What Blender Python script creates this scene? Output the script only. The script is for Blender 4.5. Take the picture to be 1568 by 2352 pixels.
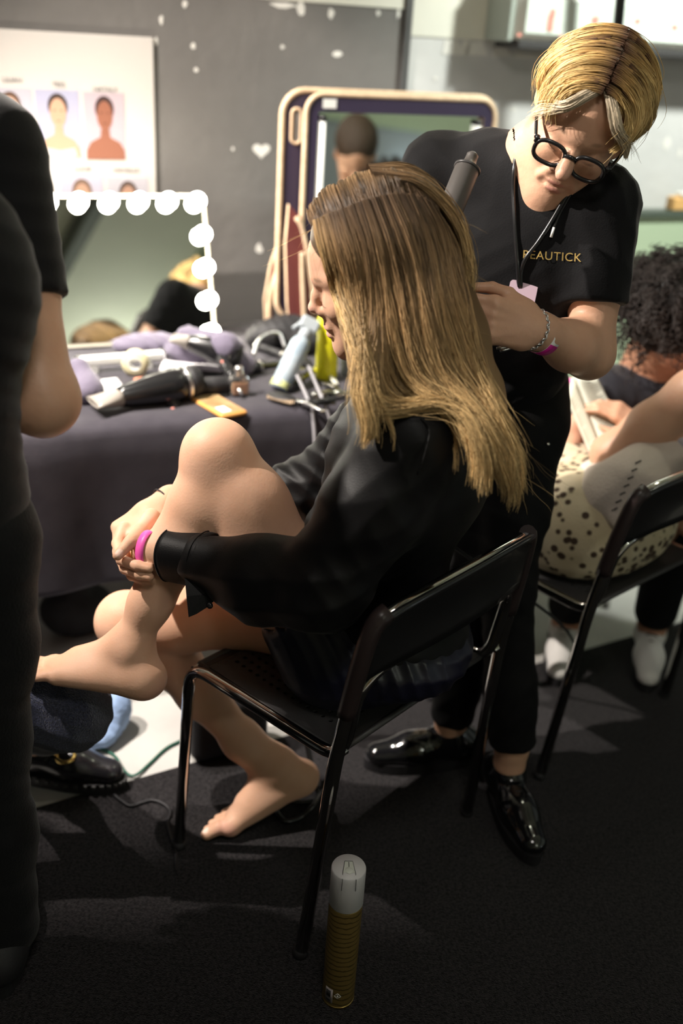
import bpy, math, random
import numpy as np
from mathutils import Vector, Matrix

for _o in list(bpy.data.objects): bpy.data.objects.remove(_o, do_unlink=True)
scn = bpy.context.scene
COL = scn.collection
rng = np.random.default_rng(7)
V3 = lambda *a: np.array(a, dtype=float)

# ------------------------------------------------------------------ camera
IMG_W, IMG_H, FPX = 1568.0, 2352.0, 2287.0
CAM_H, PITCH, ROLL = 1.55, math.radians(26), math.radians(3.8)
_fw = V3(0, math.cos(PITCH), -math.sin(PITCH)); _up0 = V3(0, math.sin(PITCH), math.cos(PITCH)); _rt0 = V3(1, 0, 0)
RT = _rt0*math.cos(ROLL) + _up0*math.sin(ROLL)
UP = _up0*math.cos(ROLL) - _rt0*math.sin(ROLL)
FW = _fw; CAM = V3(0, 0, CAM_H)
cd = bpy.data.cameras.new('camera'); cam = bpy.data.objects.new('camera', cd); COL.objects.link(cam)
cd.sensor_fit = 'VERTICAL'; cd.sensor_height = 36.0; cd.sensor_width = 24.0
cd.lens = 36.0*FPX/IMG_H; cd.clip_start = 0.05; cd.clip_end = 60
cam.matrix_world = Matrix(((RT[0], UP[0], -FW[0], 0), (RT[1], UP[1], -FW[1], 0), (RT[2], UP[2], -FW[2], CAM_H), (0, 0, 0, 1)))
cd.dof.use_dof = True; cd.dof.focus_distance = 1.68; cd.dof.aperture_fstop = 1.6
scn.camera = cam

# ------------------------------------------------------------------ world, lights, exposure
scn.view_settings.view_transform = 'Standard'; scn.view_settings.look = 'None'
scn.view_settings.gamma = 1.0; scn.view_settings.use_curve_mapping = False
scn.view_settings.exposure = 0.0
wd = bpy.data.worlds.new('world'); scn.world = wd; wd.use_nodes = True
wd.node_tree.nodes['Background'].inputs[0].default_value = (0.9, 1.0, 0.96, 1)
wd.node_tree.nodes['Background'].inputs[1].default_value = 0.03

def lamp(name, kind, loc, target, energy, color=(1, 1, 1), size=0.2, spot=None, blend=0.2):
    ld = bpy.data.lights.new(name, kind); ld.energy = energy; ld.color = color
    if kind == 'AREA': ld.shape = 'DISK'; ld.size = size
    else: ld.shadow_soft_size = size
    if spot: ld.spot_size = math.radians(spot); ld.spot_blend = blend
    o = bpy.data.objects.new(name, ld); COL.objects.link(o); o.location = loc
    o.rotation_euler = (Vector(target)-Vector(loc)).to_track_quat('-Z', 'Y').to_euler()
    return o
LAMP1 = V3(-1.5, 1.56, 2.40)                     # unseen lamps high on the left; added flaps keep the front of the carpet dark
lamp('key_lamp', 'SPOT', LAMP1, (-0.10, 1.75, 0.85), 400, (1.0, 0.91, 0.82), 0.02, 105, 0.35)
lamp('ceiling_lamp_front', 'AREA', (0.15, 0.15, 2.95), (0.0, 1.5, 0.6), 11, (1.0, 0.95, 0.88), 0.5)
LAMP2 = V3(-1.10, 2.10, 2.62)
lamp('table_side_lamp', 'SPOT', LAMP2, (-0.25, 1.80, 0.40), 290, (1.0, 0.92, 0.84), 0.012, 85, 0.3)
lamp('ceiling_lamp_right', 'SPOT', (1.75, 2.75, 2.75), (1.15, 3.75, 1.35), 320, (0.95, 1.0, 0.92), 0.09, 88, .6)
lamp('ceiling_lamp_back', 'SPOT', (0.9, 2.6, 2.75), (0.5, 1.9, 0.8), 16, (1.0, 1.0, 0.78), 0.07, 110, .5)
lamp('mirror_room_fill', 'POINT', (2.6, -2.0, 2.4), (2, -1, 0), 24, (0.97, 1.0, 0.90), 0.09)  # added fill that brightens the walls and ceiling reflected in the mirrors

# ------------------------------------------------------------------ pixel helpers (directions only; distances come from the place)
def ray(x, y): return FW + RT*((x-IMG_W/2)/FPX) - UP*((y-IMG_H/2)/FPX)
def P(x, y, d): return CAM + ray(x, y)*d
def PZ(x, y, z=0.0):
    r = ray(x, y); return CAM + r*((z-CAM_H)/r[2])
def proj(p):
    v = np.asarray(p)-CAM; t = v@FW
    return np.array([IMG_W/2+FPX*(v@RT)/t, IMG_H/2-FPX*(v@UP)/t, t])
YAW = math.radians(24)
TU = V3(math.cos(YAW), math.sin(YAW), 0); TN = V3(-math.sin(YAW), math.cos(YAW), 0)   # along / into the back wall
TF = V3(-0.347, 2.197, 0.0)                                                     # foot of the table's front edge
def PW(x, y, off):                                                              # on the vertical plane `off` behind the table front
    r = ray(x, y); t = ((TF+TN*off-CAM)@TN)/(r@TN); return CAM+r*t
def TP(u, off, z): return TF + TU*u + TN*off + V3(0, 0, z)
def nrm(v): v = np.asarray(v, float); return v/np.linalg.norm(v)

# ------------------------------------------------------------------ objects
def tag(o, label=None, cat=None, group=None, kind=None):
    if label: o['label'] = label
    if cat: o['category'] = cat
    if group: o['group'] = group
    if kind: o['kind'] = kind
    return o
def thing(name, label, cat, loc=(0, 0, 0), rotz=0.0, group=None):
    o = bpy.data.objects.new(name, None); COL.objects.link(o)
    o.location = Vector(loc); o.rotation_euler = (0, 0, rotz); o.empty_display_size = 0.05
    return tag(o, label, cat, group)
def link(name, me, mt, parent=None, loc=None):
    o = bpy.data.objects.new(name, me); COL.objects.link(o)
    if mt is not None:
        me.materials.clear()
        for m in (mt if isinstance(mt, (list, tuple)) else [mt]): me.materials.append(m)
    if parent is not None: o.parent = parent
    if loc is not None: o.location = Vector(loc)
    return o
def wpart(name, me, mt, parent):            # mesh given in world coordinates under an unrotated root
    o = link(name, me, mt, parent); o.location = -Vector(parent.location); return o
def copy_tree(o, parent=None):
    c = o.copy(); COL.objects.link(c); c.parent = parent
    for ch in list(o.children): copy_tree(ch, c)
    return c

def mesh_np(name, verts, faces, smooth=True):
    verts = np.asarray(verts, np.float32); faces = np.asarray(faces, np.int32)
    me = bpy.data.meshes.new(name); n = len(faces); k = faces.shape[1] if n else 4
    me.vertices.add(len(verts)); me.vertices.foreach_set('co', verts.ravel())
    me.loops.add(n*k); me.loops.foreach_set('vertex_index', faces.ravel())
    me.polygons.add(n); me.polygons.foreach_set('loop_start', np.arange(n, dtype=np.int32)*k)
    me.polygons.foreach_set('loop_total', np.full(n, k, np.int32))
    me.update(calc_edges=True)
    if smooth: me.polygons.foreach_set('use_smooth', np.ones(n, bool))
    return me
def attr(me, name, arr):
    a = me.attributes.new(name, 'FLOAT', 'POINT'); a.data.foreach_set('value', np.asarray(arr, np.float32).ravel())
def attr_col(me, name, arr):
    a = me.attributes.new(name, 'FLOAT_COLOR', 'POINT'); a.data.foreach_set('color', np.asarray(arr, np.float32).ravel())

class MB:                                    # small poly-mesh collector
    def __init__(s): s.v = []; s.f = []; s.sm = []
    def add(s, vs, fs, smooth=False):
        b = len(s.v); s.v += [tuple(map(float, v)) for v in vs]; s.f += [tuple(i+b for i in f) for f in fs]; s.sm += [smooth]*len(fs)
    def box(s, c, half, R=None, bev=0.0):
        c = np.asarray(c, float); hx, hy, hz = half
        R = np.eye(3) if R is None else R
        if bev <= 0:
            vs = [c+R@V3(a*hx, b*hy, d*hz) for a in (-1, 1) for b in (-1, 1) for d in (-1, 1)]
            s.add(vs, [(0, 1, 3, 2), (4, 6, 7, 5), (0, 4, 5, 1), (2, 3, 7, 6), (0, 2, 6, 4), (1, 5, 7, 3)])
        else:
            b = min(bev, hx*.99, hy*.99, hz*.99); vs = []; idx = {}
            for a in (-1, 1):
                for q in (-1, 1):
                    for d in (-1, 1):
                        for ax in range(3):
                            h = [a*hx, q*hy, d*hz]
                            for o_ in range(3):
                                if o_ != ax: h[o_] -= (a, q, d)[o_]*b
                            idx[(a, q, d, ax)] = len(vs); vs.append(c+R@np.array(h))
            fs = []
            S = (-1, 1)
            for ax in range(3):
                o1, o2 = [i for i in range(3) if i != ax]
                for sg in S:
                    ring = []
                    for e1, e2 in ((-1, -1), (1, -1), (1, 1), (-1, 1)):
                        k = [0, 0, 0]; k[ax] = sg; k[o1] = e1; k[o2] = e2; ring.append(idx[(k[0], k[1], k[2], ax)])
                    fs.append(tuple(ring))
            for ax in range(3):          # edge faces (along axis ax)
                o1, o2 = [i for i in range(3) if i != ax]
                for e1 in S:
                    for e2 in S:
                        def K(sg, a_):
                            k = [0, 0, 0]; k[ax] = sg; k[o1] = e1; k[o2] = e2; return idx[(k[0], k[1], k[2], a_)]
                        fs.append((K(-1, o1), K(1, o1), K(1, o2), K(-1, o2)))
            for a in S:
                for q in S:
                    for d in S: fs.append((idx[(a, q, d, 0)], idx[(a, q, d, 1)], idx[(a, q, d, 2)]))
            s.add(vs, fs)
        return s
    def tube(s, path, r, seg=10, caps=True, closed=False, smooth=True, flat=None):
        pts = np.asarray(path, float); n = len(pts)
        rs = np.full(n, r) if np.isscalar(r) else np.asarray(r, float)
        tg = np.gradient(pts, axis=0) if not closed else (np.roll(pts, -1, 0)-np.roll(pts, 1, 0))
        tg /= np.maximum(np.linalg.norm(tg, axis=1, keepdims=True), 1e-9)
        ref = V3(0, 0, 1) if abs(tg[0][2]) < .9 else V3(1, 0, 0)
        if flat is not None: ref = np.asarray(flat[0], float)
        nx = nrm(np.cross(tg[0], ref)); vs = []; 
        for i in range(n):
            nx = nx-tg[i]*(nx@tg[i]); nx = nrm(nx); ny = np.cross(tg[i], nx)
            fy = 1.0 if flat is None else flat[1]
            for j in range(seg):
                a = 2*math.pi*j/seg; vs.append(pts[i]+rs[i]*(math.cos(a)*nx+fy*math.sin(a)*ny))
        fs = []
        for i in range(n if closed else n-1):
            for j in range(seg):
                i2 = (i+1) % n; fs.append((i*seg+j, i*seg+(j+1) % seg, i2*seg+(j+1) % seg, i2*seg+j))
        s.add(vs, fs, smooth)
        if caps and not closed:
            s.f.append(tuple(len(s.v)-n*seg+j for j in range(seg))[::-1]); s.sm.append(False)
            s.f.append(tuple(len(s.v)-seg+j for j in range(seg))); s.sm.append(False)
        return s
    def lathe(s, prof, seg=20, c=(0, 0, 0), R=None, smooth=True):
        R = np.eye(3) if R is None else R; c = np.asarray(c, float); vs = []
        for (r, z) in prof:
            for j in range(seg):
                a = 2*math.pi*j/seg; vs.append(c+R@V3(r*math.cos(a), r*math.sin(a), z))
        fs = [(i*seg+j, i*seg+(j+1) % seg, (i+1)*seg+(j+1) % seg, (i+1)*seg+j) for i in range(len(prof)-1) for j in range(seg)]
        fs += [tuple(range(seg))[::-1], tuple((len(prof)-1)*seg+j for j in range(seg))]
        s.add(vs, fs, smooth); return s
    def prism(s, pts2, o, ex, ey, n, th, smooth=False):     # polygon in plane (o, ex, ey) extruded th along n
        o, ex, ey, n = map(lambda q: np.asarray(q, float), (o, ex, ey, n)); k = len(pts2)
        a = [o+ex*p[0]+ey*p[1] for p in pts2]; b = [q+n*th for q in a]
        s.add(a+b, [tuple(range(k))[::-1], tuple(range(k, 2*k))]+[(i, (i+1) % k, k+(i+1) % k, k+i) for i in range(k)], smooth); return s
    def grid(s, G, th=0.0, smooth=True, closed_u=False):     # (nu,nv,3) sheet, optional thickness
        G = np.asarray(G, float); nu, nv = G.shape[:2]
        f = []
        for i in range(nu if closed_u else nu-1):
            for j in range(nv-1):
                i2 = (i+1) % nu; f.append((i*nv+j, i2*nv+j, i2*nv+j+1, i*nv+j+1))
        if th == 0: s.add(G.reshape(-1, 3), f, smooth); return s
        du = np.gradient(G, axis=0); dv = np.gradient(G, axis=1); N = np.cross(du, dv)
        N /= np.maximum(np.linalg.norm(N, axis=2, keepdims=True), 1e-9)
        A = (G+N*th/2).reshape(-1, 3); B = (G-N*th/2).reshape(-1, 3); m = nu*nv
        ff = f+[tuple(m+i for i in q[::-1]) for q in f]
        if not closed_u:
            for j in range(nv-1):
                ff.append((j, j+1, m+j+1, m+j)); k = (nu-1)*nv; ff.append((k+j+1, k+j, m+k+j, m+k+j+1))
        for i in range(nu if closed_u else nu-1):
            i2 = (i+1) % nu
            ff.append((i2*nv, i*nv, m+i*nv, m+i2*nv)); ff.append((i*nv+nv-1, i2*nv+nv-1, m+i2*nv+nv-1, m+i*nv+nv-1))
        s.add(list(A)+list(B), ff, smooth); return s
    def mesh(s, name='m'):
        me = bpy.data.meshes.new(name); me.from_pydata(s.v, [], s.f); me.update()
        me.polygons.foreach_set('use_smooth', np.array(s.sm, bool)); return me
    def build(s, name, mt, parent=None, world=False):
        me = s.mesh(name); return wpart(name, me, mt, parent) if world else link(name, me, mt, parent)

def spline(pts, n):                           # Catmull-Rom resample, uniform in arc length
    p = np.asarray(pts, float)
    if len(p) == 2: return p[0]+(p[1]-p[0])*np.linspace(0, 1, n)[:, None]
    q = np.vstack([2*p[0]-p[1], p, 2*p[-1]-p[-2]]); out = []
    for i in range(len(p)-1):
        t = np.linspace(0, 1, 16, endpoint=False)[:, None]; a, b, c, d = q[i:i+4]
        out.append(.5*((2*b)+(-a+c)*t+(2*a-5*b+4*c-d)*t**2+(-a+3*b-3*c+d)*t**3))
    o = np.vstack(out+[p[-1:]]); L = np.r_[0, np.cumsum(np.linalg.norm(np.diff(o, axis=0), axis=1))]
    s_ = np.linspace(0, L[-1], n); return np.stack([np.interp(s_, L, o[:, i]) for i in range(p.shape[1])], 1)
def fillet(pts, r, k=6):                      # polyline with rounded corners
    p = [np.asarray(q, float) for q in pts]; out = [p[0]]
    for i in range(1, len(p)-1):
        a = p[i-1]-p[i]; b = p[i+1]-p[i]; la, lb = np.linalg.norm(a), np.linalg.norm(b)
        rr = min(r if np.isscalar(r) else r[i], la*.49, lb*.49); s0 = p[i]+a/la*rr; s1 = p[i]+b/lb*rr
        for t in np.linspace(0, 1, k): out.append((1-t)**2*s0+2*t*(1-t)*p[i]+t*t*s1)
    out.append(p[-1]); return np.array(out)
def rotm(axis, ang):
    x, y, z = nrm(axis); c, s_ = math.cos(ang), math.sin(ang); C_ = 1-c
    return np.array([[c+x*x*C_, x*y*C_-z*s_, x*z*C_+y*s_], [y*x*C_+z*s_, c+y*y*C_, y*z*C_-x*s_], [z*x*C_-y*s_, z*y*C_+x*s_, c+z*z*C_]])
def frame(xdir, zhint):                       # columns = x, y, z axes
    x = nrm(xdir); z = np.asarray(zhint, float); z = nrm(z-x*(z@x)); return np.stack([x, np.cross(z, x), z], 1)

# ------------------------------------------------------------------ implicit surfaces -> one continuous mesh
class SDF:
    def __init__(s): s.pr = []; s.disp = None; s.amp = 0.0
    def cap(s, a, b, r1, r2, k=.02, flat=None, op='u'):     # tapered capsule, flat=(axis, scale>1 squashes along axis)
        a, b = np.asarray(a, np.float32), np.asarray(b, np.float32); ba = b-a; l2 = max(float(ba@ba), 1e-9)
        if flat is not None: fn, fs = nrm(flat[0]).astype(np.float32), float(flat[1])
        def f(p):
            pa = p-a; h = np.clip((pa@ba)/l2, 0, 1); v = pa-h[..., None]*ba
            if flat is not None: v = v+fn*((v@fn)*(fs-1))[..., None]
            return np.sqrt((v*v).sum(-1))-(r1+(r2-r1)*h)
        r = max(r1, r2); s.pr.append((f, np.minimum(a, b)-r, np.maximum(a, b)+r, k, op)); return s
    def chain(s, pts, rs, k=.02, flat=None):
        for i in range(len(pts)-1): s.cap(pts[i], pts[i+1], rs[i], rs[i+1], k if i else k, flat)
        return s
    def ell(s, c, r, R=None, k=.02, op='u'):
        c = np.asarray(c, np.float32); r = np.asarray(r, np.float32); Rm = (np.eye(3) if R is None else np.asarray(R)).astype(np.float32)
        def f(p):
            q = (p-c)@Rm; k0 = np.sqrt(((q/r)**2).sum(-1)); k1 = np.sqrt(((q/(r*r))**2).sum(-1)); return k0*(k0-1)/np.maximum(k1, 1e-6)
        e = np.abs(Rm)@r; s.pr.append((f, c-e, c+e, k, op)); return s
    def box(s, c, h, R=None, rnd=.005, k=.01, op='u'):
        c = np.asarray(c, np.float32); h = np.asarray(h, np.float32); Rm = (np.eye(3) if R is None else np.asarray(R)).astype(np.float32)
        def f(p):
            q = np.abs((p-c)@Rm)-h+rnd; return np.sqrt((np.maximum(q, 0)**2).sum(-1))+np.minimum(q.max(-1), 0)-rnd
        e = np.abs(Rm)@h; s.pr.append((f, c-e, c+e, k, op)); return s
    @staticmethod
    def _comb(d, v, k, op):
        if op == 's': v = -v; h = np.maximum(k-np.abs(d-v), 0)/k; return np.maximum(d, v)+h*h*k*.25
        h = np.maximum(k-np.abs(d-v), 0)/k; return np.minimum(d, v)-h*h*k*.25
    def eval(s, p):
        p = np.asarray(p, np.float32); d = np.full(p.shape[:-1], 1e3, np.float32)
        for f, lo, hi, k, op in s.pr: d = s._comb(d, f(p), k, op)
        if s.disp is not None: d = d+s.disp(p)
        return d
    def mesh(s, name, h=.004, n=12, smooth_it=0):
        lo = np.min([q[1] for q in s.pr if q[4] == 'u'], 0)-.02-s.amp; hi = np.max([q[2] for q in s.pr if q[4] == 'u'], 0)+.02+s.amp
        bs = n*h; nb = np.ceil((hi-lo)/bs).astype(int); I = np.stack(np.meshgrid(*[np.arange(q) for q in nb], indexing='ij'), -1).reshape(-1, 3)
        cen = (lo+(I+.5)*bs).astype(np.float32); half = bs*.5
        near = np.zeros(len(I), bool)
        for f, l, h_, k, op in s.pr:
            if op == 'u': near |= (np.maximum(np.maximum(l-cen, cen-h_), 0).max(1) < half+k+s.amp)
        I, cen = I[near], cen[near]
        d0 = s.eval(cen); act = np.abs(d0) < half*1.75*1.6+s.amp*1.5; I, cen = I[act], cen[act]
        g = np.arange(n+1); off = np.stack(np.meshgrid(g, g, g, indexing='ij'), -1).astype(np.float32)*h
        N3 = nb*n+2; keys, vpos, quads = [], [], []
        cells = []
        for c0 in range(0, len(I), 128):
            Ib = I[c0:c0+128]; p = (lo+Ib*bs).astype(np.float32)[:, None, None, None, :]+off; d = np.full(p.shape[:-1], 1e3, np.float32)
            ce = cen[c0:c0+128]
            for f, l, h_, k, op in s.pr:
                m = np.maximum(np.maximum(l-ce, ce-h_), 0).max(1) < half+k+2*h+s.amp
                if m.any(): d[m] = s._comb(d[m], f(p[m]), k, op)
            if s.disp is not None: d = d+s.disp(p)
            cells.append((Ib, d))
        Ib = np.concatenate([c[0] for c in cells]); D = np.concatenate([c[1] for c in cells])
        S = D < 0
        cnt = sum(S[:, a:a+n, b:b+n, c:c+n].astype(np.int8) for a in (0, 1) for b in (0, 1) for c in (0, 1))
        bi, ci, cj, ck = np.nonzero((cnt > 0) & (cnt < 8))
        G = Ib[bi]*n+np.stack([ci, cj, ck], 1)
        key = (G[:, 0].astype(np.int64)*N3[1]+G[:, 1])*N3[2]+G[:, 2]
        acc = np.zeros((len(bi), 3), np.float32); num = np.zeros(len(bi), np.float32)
        cor = [(a, b, c) for a in (0, 1) for b in (0, 1) for c in (0, 1)]
        val = {q: D[bi, ci+q[0], cj+q[1], ck+q[2]] for q in cor}
        for q in cor:
            for ax in range(3):
                if q[ax] == 0:
                    q2 = list(q); q2[ax] = 1; q2 = tuple(q2); a, b = val[q], val[q2]; m = (a < 0) != (b < 0)
                    t = np.where(m, a/np.where(m, a-b, 1), 0); pt = np.tile(np.array(q, np.float32), (len(bi), 1)); pt[:, ax] += t
                    acc[m] += pt[m]; num[m] += 1
        pos = lo+(G+acc/num[:, None])*h
        order = np.argsort(key); key, pos = key[order], pos[order]
        faces = []
        for ax in range(3):
            sl0 = [slice(None)]+[slice(0, n)]*3; sl1 = list(sl0); sl1[ax+1] = slice(1, n+1)
            a, b = S[tuple(sl0)], S[tuple(sl1)]
            bi, ci, cj, ck = np.nonzero(a != b); G = Ib[bi]*n+np.stack([ci, cj, ck], 1); sg = a[bi, ci, cj, ck]
            o1, o2 = (ax+1) % 3, (ax+2) % 3; idx = []; ok = np.ones(len(bi), bool)
            for e1, e2 in ((0, 0), (-1, 0), (-1, -1), (0, -1)):
                g2 = G.copy(); g2[:, o1] += e1; g2[:, o2] += e2
                kk = (g2[:, 0].astype(np.int64)*N3[1]+g2[:, 1])*N3[2]+g2[:, 2]; j = np.clip(np.searchsorted(key, kk), 0, len(key)-1)
                ok &= key[j] == kk; idx.append(j)
            q = np.stack(idx, 1); q[~sg] = q[~sg][:, ::-1]; faces.append(q[ok])
        F = np.concatenate(faces)
        for _ in range(smooth_it):
            sm = np.zeros_like(pos); w = np.zeros(len(pos))
            for a_, b_ in ((0, 1), (1, 2), (2, 3), (3, 0)):
                np.add.at(sm, F[:, a_], pos[F[:, b_]]); np.add.at(w, F[:, a_], 1); np.add.at(sm, F[:, b_], pos[F[:, a_]]); np.add.at(w, F[:, b_], 1)
            pos = pos*.4+.6*sm/np.maximum(w, 1)[:, None]
        me = mesh_np(name, pos, F); return me, pos

def fold_disp(amp, wl, dirs, seed=0, mask=None):     # cloth folds: warped ridges along several directions
    r = np.random.default_rng(seed)
    ph = r.uniform(0, 6, 8); W = [r.normal(size=3).astype(np.float32)*8 for _ in range(4)]
    dirs = [nrm(d).astype(np.float32) for d in dirs]
    def f(p):
        w1 = np.sin(p@W[0]+ph[0])*.9+np.sin(p@W[1]+ph[1])*.7; out = 0
        for i, d in enumerate(dirs):
            x = np.sin((p@d)*(2*math.pi/wl)*(1+.23*i)+1.8*w1*(1 if i % 2 else -1)+ph[2+i]); e = .5+.5*np.sin(p@W[2+i % 2]*.8+ph[5])
            out = out+(np.abs(x)-.6)*e
        out = out*(amp/len(dirs))
        return (out if mask is None else out*mask(p)).astype(np.float32)
    return f

# ------------------------------------------------------------------ materials
def mat(name, col, rough=.5, metal=0.0, spec=.5, col2=None, nscale=8.0, ncontrast=(.35, .65), bump=0.0, bscale=60.0, coat=0.0, sheen=0.0, sss=0.0, emit=None, estr=0.0, trans=0.0, ior=1.45, tex='noise', aniso=0.0, rough2=None):
    m = bpy.data.materials.new(name); m.use_nodes = True; nt = m.node_tree; N, L = nt.nodes, nt.links; b = N['Principled BSDF']
    b.inputs['Base Color'].default_value = (*col, 1); b.inputs['Roughness'].default_value = rough; b.inputs['Metallic'].default_value = metal
    b.inputs['Specular IOR Level'].default_value = spec; b.inputs['IOR'].default_value = ior
    if coat: b.inputs['Coat Weight'].default_value = coat; b.inputs['Coat Roughness'].default_value = .08
    if sheen: b.inputs['Sheen Weight'].default_value = sheen; b.inputs['Sheen Roughness'].default_value = .4
    if sss: b.inputs['Subsurface Weight'].default_value = sss; b.inputs['Subsurface Radius'].default_value = (.012, .004, .002); b.inputs['Subsurface Scale'].default_value = 1.0
    if trans: b.inputs['Transmission Weight'].default_value = trans
    if aniso: b.inputs['Anisotropic'].default_value = aniso
    if emit: b.inputs['Emission Color'].default_value = (*emit, 1); b.inputs['Emission Strength'].default_value = estr
    if col2 is not None or bump:
        tc = N.new('ShaderNodeTexCoord')
    if col2 is not None:
        nz = N.new('ShaderNodeTexNoise'); nz.inputs['Scale'].default_value = nscale; nz.inputs['Detail'].default_value = 6; L.new(tc.outputs['Object'], nz.inputs['Vector'])
        cr = N.new('ShaderNodeValToRGB'); cr.color_ramp.elements[0].position = ncontrast[0]; cr.color_ramp.elements[1].position = ncontrast[1]
        cr.color_ramp.elements[0].color = (*col, 1); cr.color_ramp.elements[1].color = (*col2, 1); L.new(nz.outputs['Fac'], cr.inputs['Fac']); L.new(cr.outputs['Color'], b.inputs['Base Color'])
        if rough2 is not None:
            mr = N.new('ShaderNodeMapRange'); mr.inputs['To Min'].default_value = rough; mr.inputs['To Max'].default_value = rough2; L.new(nz.outputs['Fac'], mr.inputs['Value']); L.new(mr.outputs[0], b.inputs['Roughness'])
    if bump:
        nb = N.new('ShaderNodeTexNoise'); nb.inputs['Scale'].default_value = bscale; nb.inputs['Detail'].default_value = 3; L.new(tc.outputs['Object'], nb.inputs['Vector'])
        bp = N.new('ShaderNodeBump'); bp.inputs['Strength'].default_value = bump; bp.inputs['Distance'].default_value = .01; L.new(nb.outputs['Fac'], bp.inputs['Height']); L.new(bp.outputs['Normal'], b.inputs['Normal'])
    return m
def tint_mat(m, base_attr='tint'):            # multiply-in a colour attribute over the base colour (lips, nails, brows)
    nt = m.node_tree; N, L = nt.nodes, nt.links; b = N['Principled BSDF']
    at = N.new('ShaderNodeAttribute'); at.attribute_name = base_attr
    mx = N.new('ShaderNodeMix'); mx.data_type = 'RGBA'; mx.blend_type = 'MIX'
    src = b.inputs['Base Color'].links[0].from_socket if b.inputs['Base Color'].links else None
    if src: L.new(src, mx.inputs[6])
    else: mx.inputs[6].default_value = b.inputs['Base Color'].default_value
    L.new(at.outputs['Alpha'], mx.inputs[0]); L.new(at.outputs['Color'], mx.inputs[7]); L.new(mx.outputs[2], b.inputs['Base Color']); return m
def hair_mat(name, root, mid, tip, rough=.38, p1=.25, p2=.7, dark=.45):
    m = bpy.data.materials.new(name); m.use_nodes = True; nt = m.node_tree; N, L = nt.nodes, nt.links; b = N['Principled BSDF']
    a = N.new('ShaderNodeAttribute'); a.attribute_name = 'ht'; r = N.new('ShaderNodeAttribute'); r.attribute_name = 'hr'
    cr = N.new('ShaderNodeValToRGB'); e = cr.color_ramp.elements; e[0].color = (*root, 1); e[0].position = 0.02; e[1].color = (*tip, 1); e[1].position = p2
    k = e.new(p1); k.color = (*mid, 1); L.new(a.outputs['Fac'], cr.inputs['Fac'])
    mr = N.new('ShaderNodeMapRange'); mr.inputs['To Min'].default_value = dark; mr.inputs['To Max'].default_value = 1.25; L.new(r.outputs['Fac'], mr.inputs['Value'])
    mx = N.new('ShaderNodeMix'); mx.data_type = 'RGBA'; mx.blend_type = 'MULTIPLY'; mx.inputs[0].default_value = 1
    L.new(cr.outputs['Color'], mx.inputs[6]); L.new(mr.outputs[0], mx.inputs[7]); L.new(mx.outputs[2], b.inputs['Base Color'])
    b.inputs['Roughness'].default_value = rough+.08; b.inputs['Specular IOR Level'].default_value = .28; return m

def strands(name, guides, per, r_root, r_tip, rad, seed=1, wave=.004, wavelen=.09, fly=.0, M=None, rand_len=.12, side=3, hoff=None):
    """guides: (G,M,3); each gives `per` hairs spread by r_root..r_tip around it."""
    r = np.random.default_rng(seed); G = np.asarray(guides, float); g, m = G.shape[:2]
    gi = np.repeat(np.arange(g), per); n = len(gi); t = np.linspace(0, 1, m)[None, :, None]
    base = G[gi]; tg = np.gradient(base, axis=1); tg /= np.maximum(np.linalg.norm(tg, axis=2, keepdims=True), 1e-9)
    ref = np.broadcast_to(r.normal(size=(1, 1, 3)), tg.shape); ref = np.broadcast_to(FW.reshape(1, 1, 3), tg.shape)
    e1 = np.cross(tg, ref); e1 /= np.maximum(np.linalg.norm(e1, axis=2, keepdims=True), 1e-6); e2 = np.cross(tg, e1)
    ang = r.uniform(0, 2*math.pi, n); rr = np.sqrt(r.uniform(0, 1, n)); ox = (rr*np.cos(ang))[:, None, None]; oy = (rr*np.sin(ang))[:, None, None]
    gh = r.uniform(0, 1, g)
    rt = np.asarray(r_root, float); tp = np.asarray(r_tip, float)
    rt = (rt[gi] if rt.ndim else np.full(n, rt))[:, None, None]; tp = (tp[gi] if tp.ndim else np.full(n, tp))[:, None, None]
    prof = rt*(1-t)+tp*t
    L = np.linalg.norm(np.diff(base, axis=1), axis=2).sum(1)
    ph = r.uniform(0, 6.28, (n, 2)); w = 2*math.pi*L/wavelen
    wv = wave*np.minimum(1, t*3)*r.uniform(.3, 1.2, (n, 1, 1))
    off = e1*(ox*prof+wv*np.sin(w[:, None, None]*t+ph[:, 0, None, None]))+e2*(oy*prof*.6+wv*.6*np.cos(w[:, None, None]*t+ph[:, 1, None, None]))
    pts = base+off
    if fly:
        f = (r.uniform(0, 1, n) < .06)[:, None, None]*fly*t**1.5; pts = pts+f*r.normal(size=(n, 1, 3))
    cut = 1-r.uniform(0, rand_len*.4, n)-(r.uniform(0, rand_len*.6, g))[gi]                                            # uneven tips
    k = (t[..., 0]*cut[:, None])*(m-1); i0 = np.minimum(k.astype(int), m-2); fr = (k-i0)[..., None]; ar = np.arange(n)[:, None]
    pts = pts[ar, i0]*(1-fr)+pts[ar, i0+1]*fr
    return hair_mesh(name, pts, rad, r, side, cut, gh[gi], None if hoff is None else np.asarray(hoff)[gi])
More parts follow.
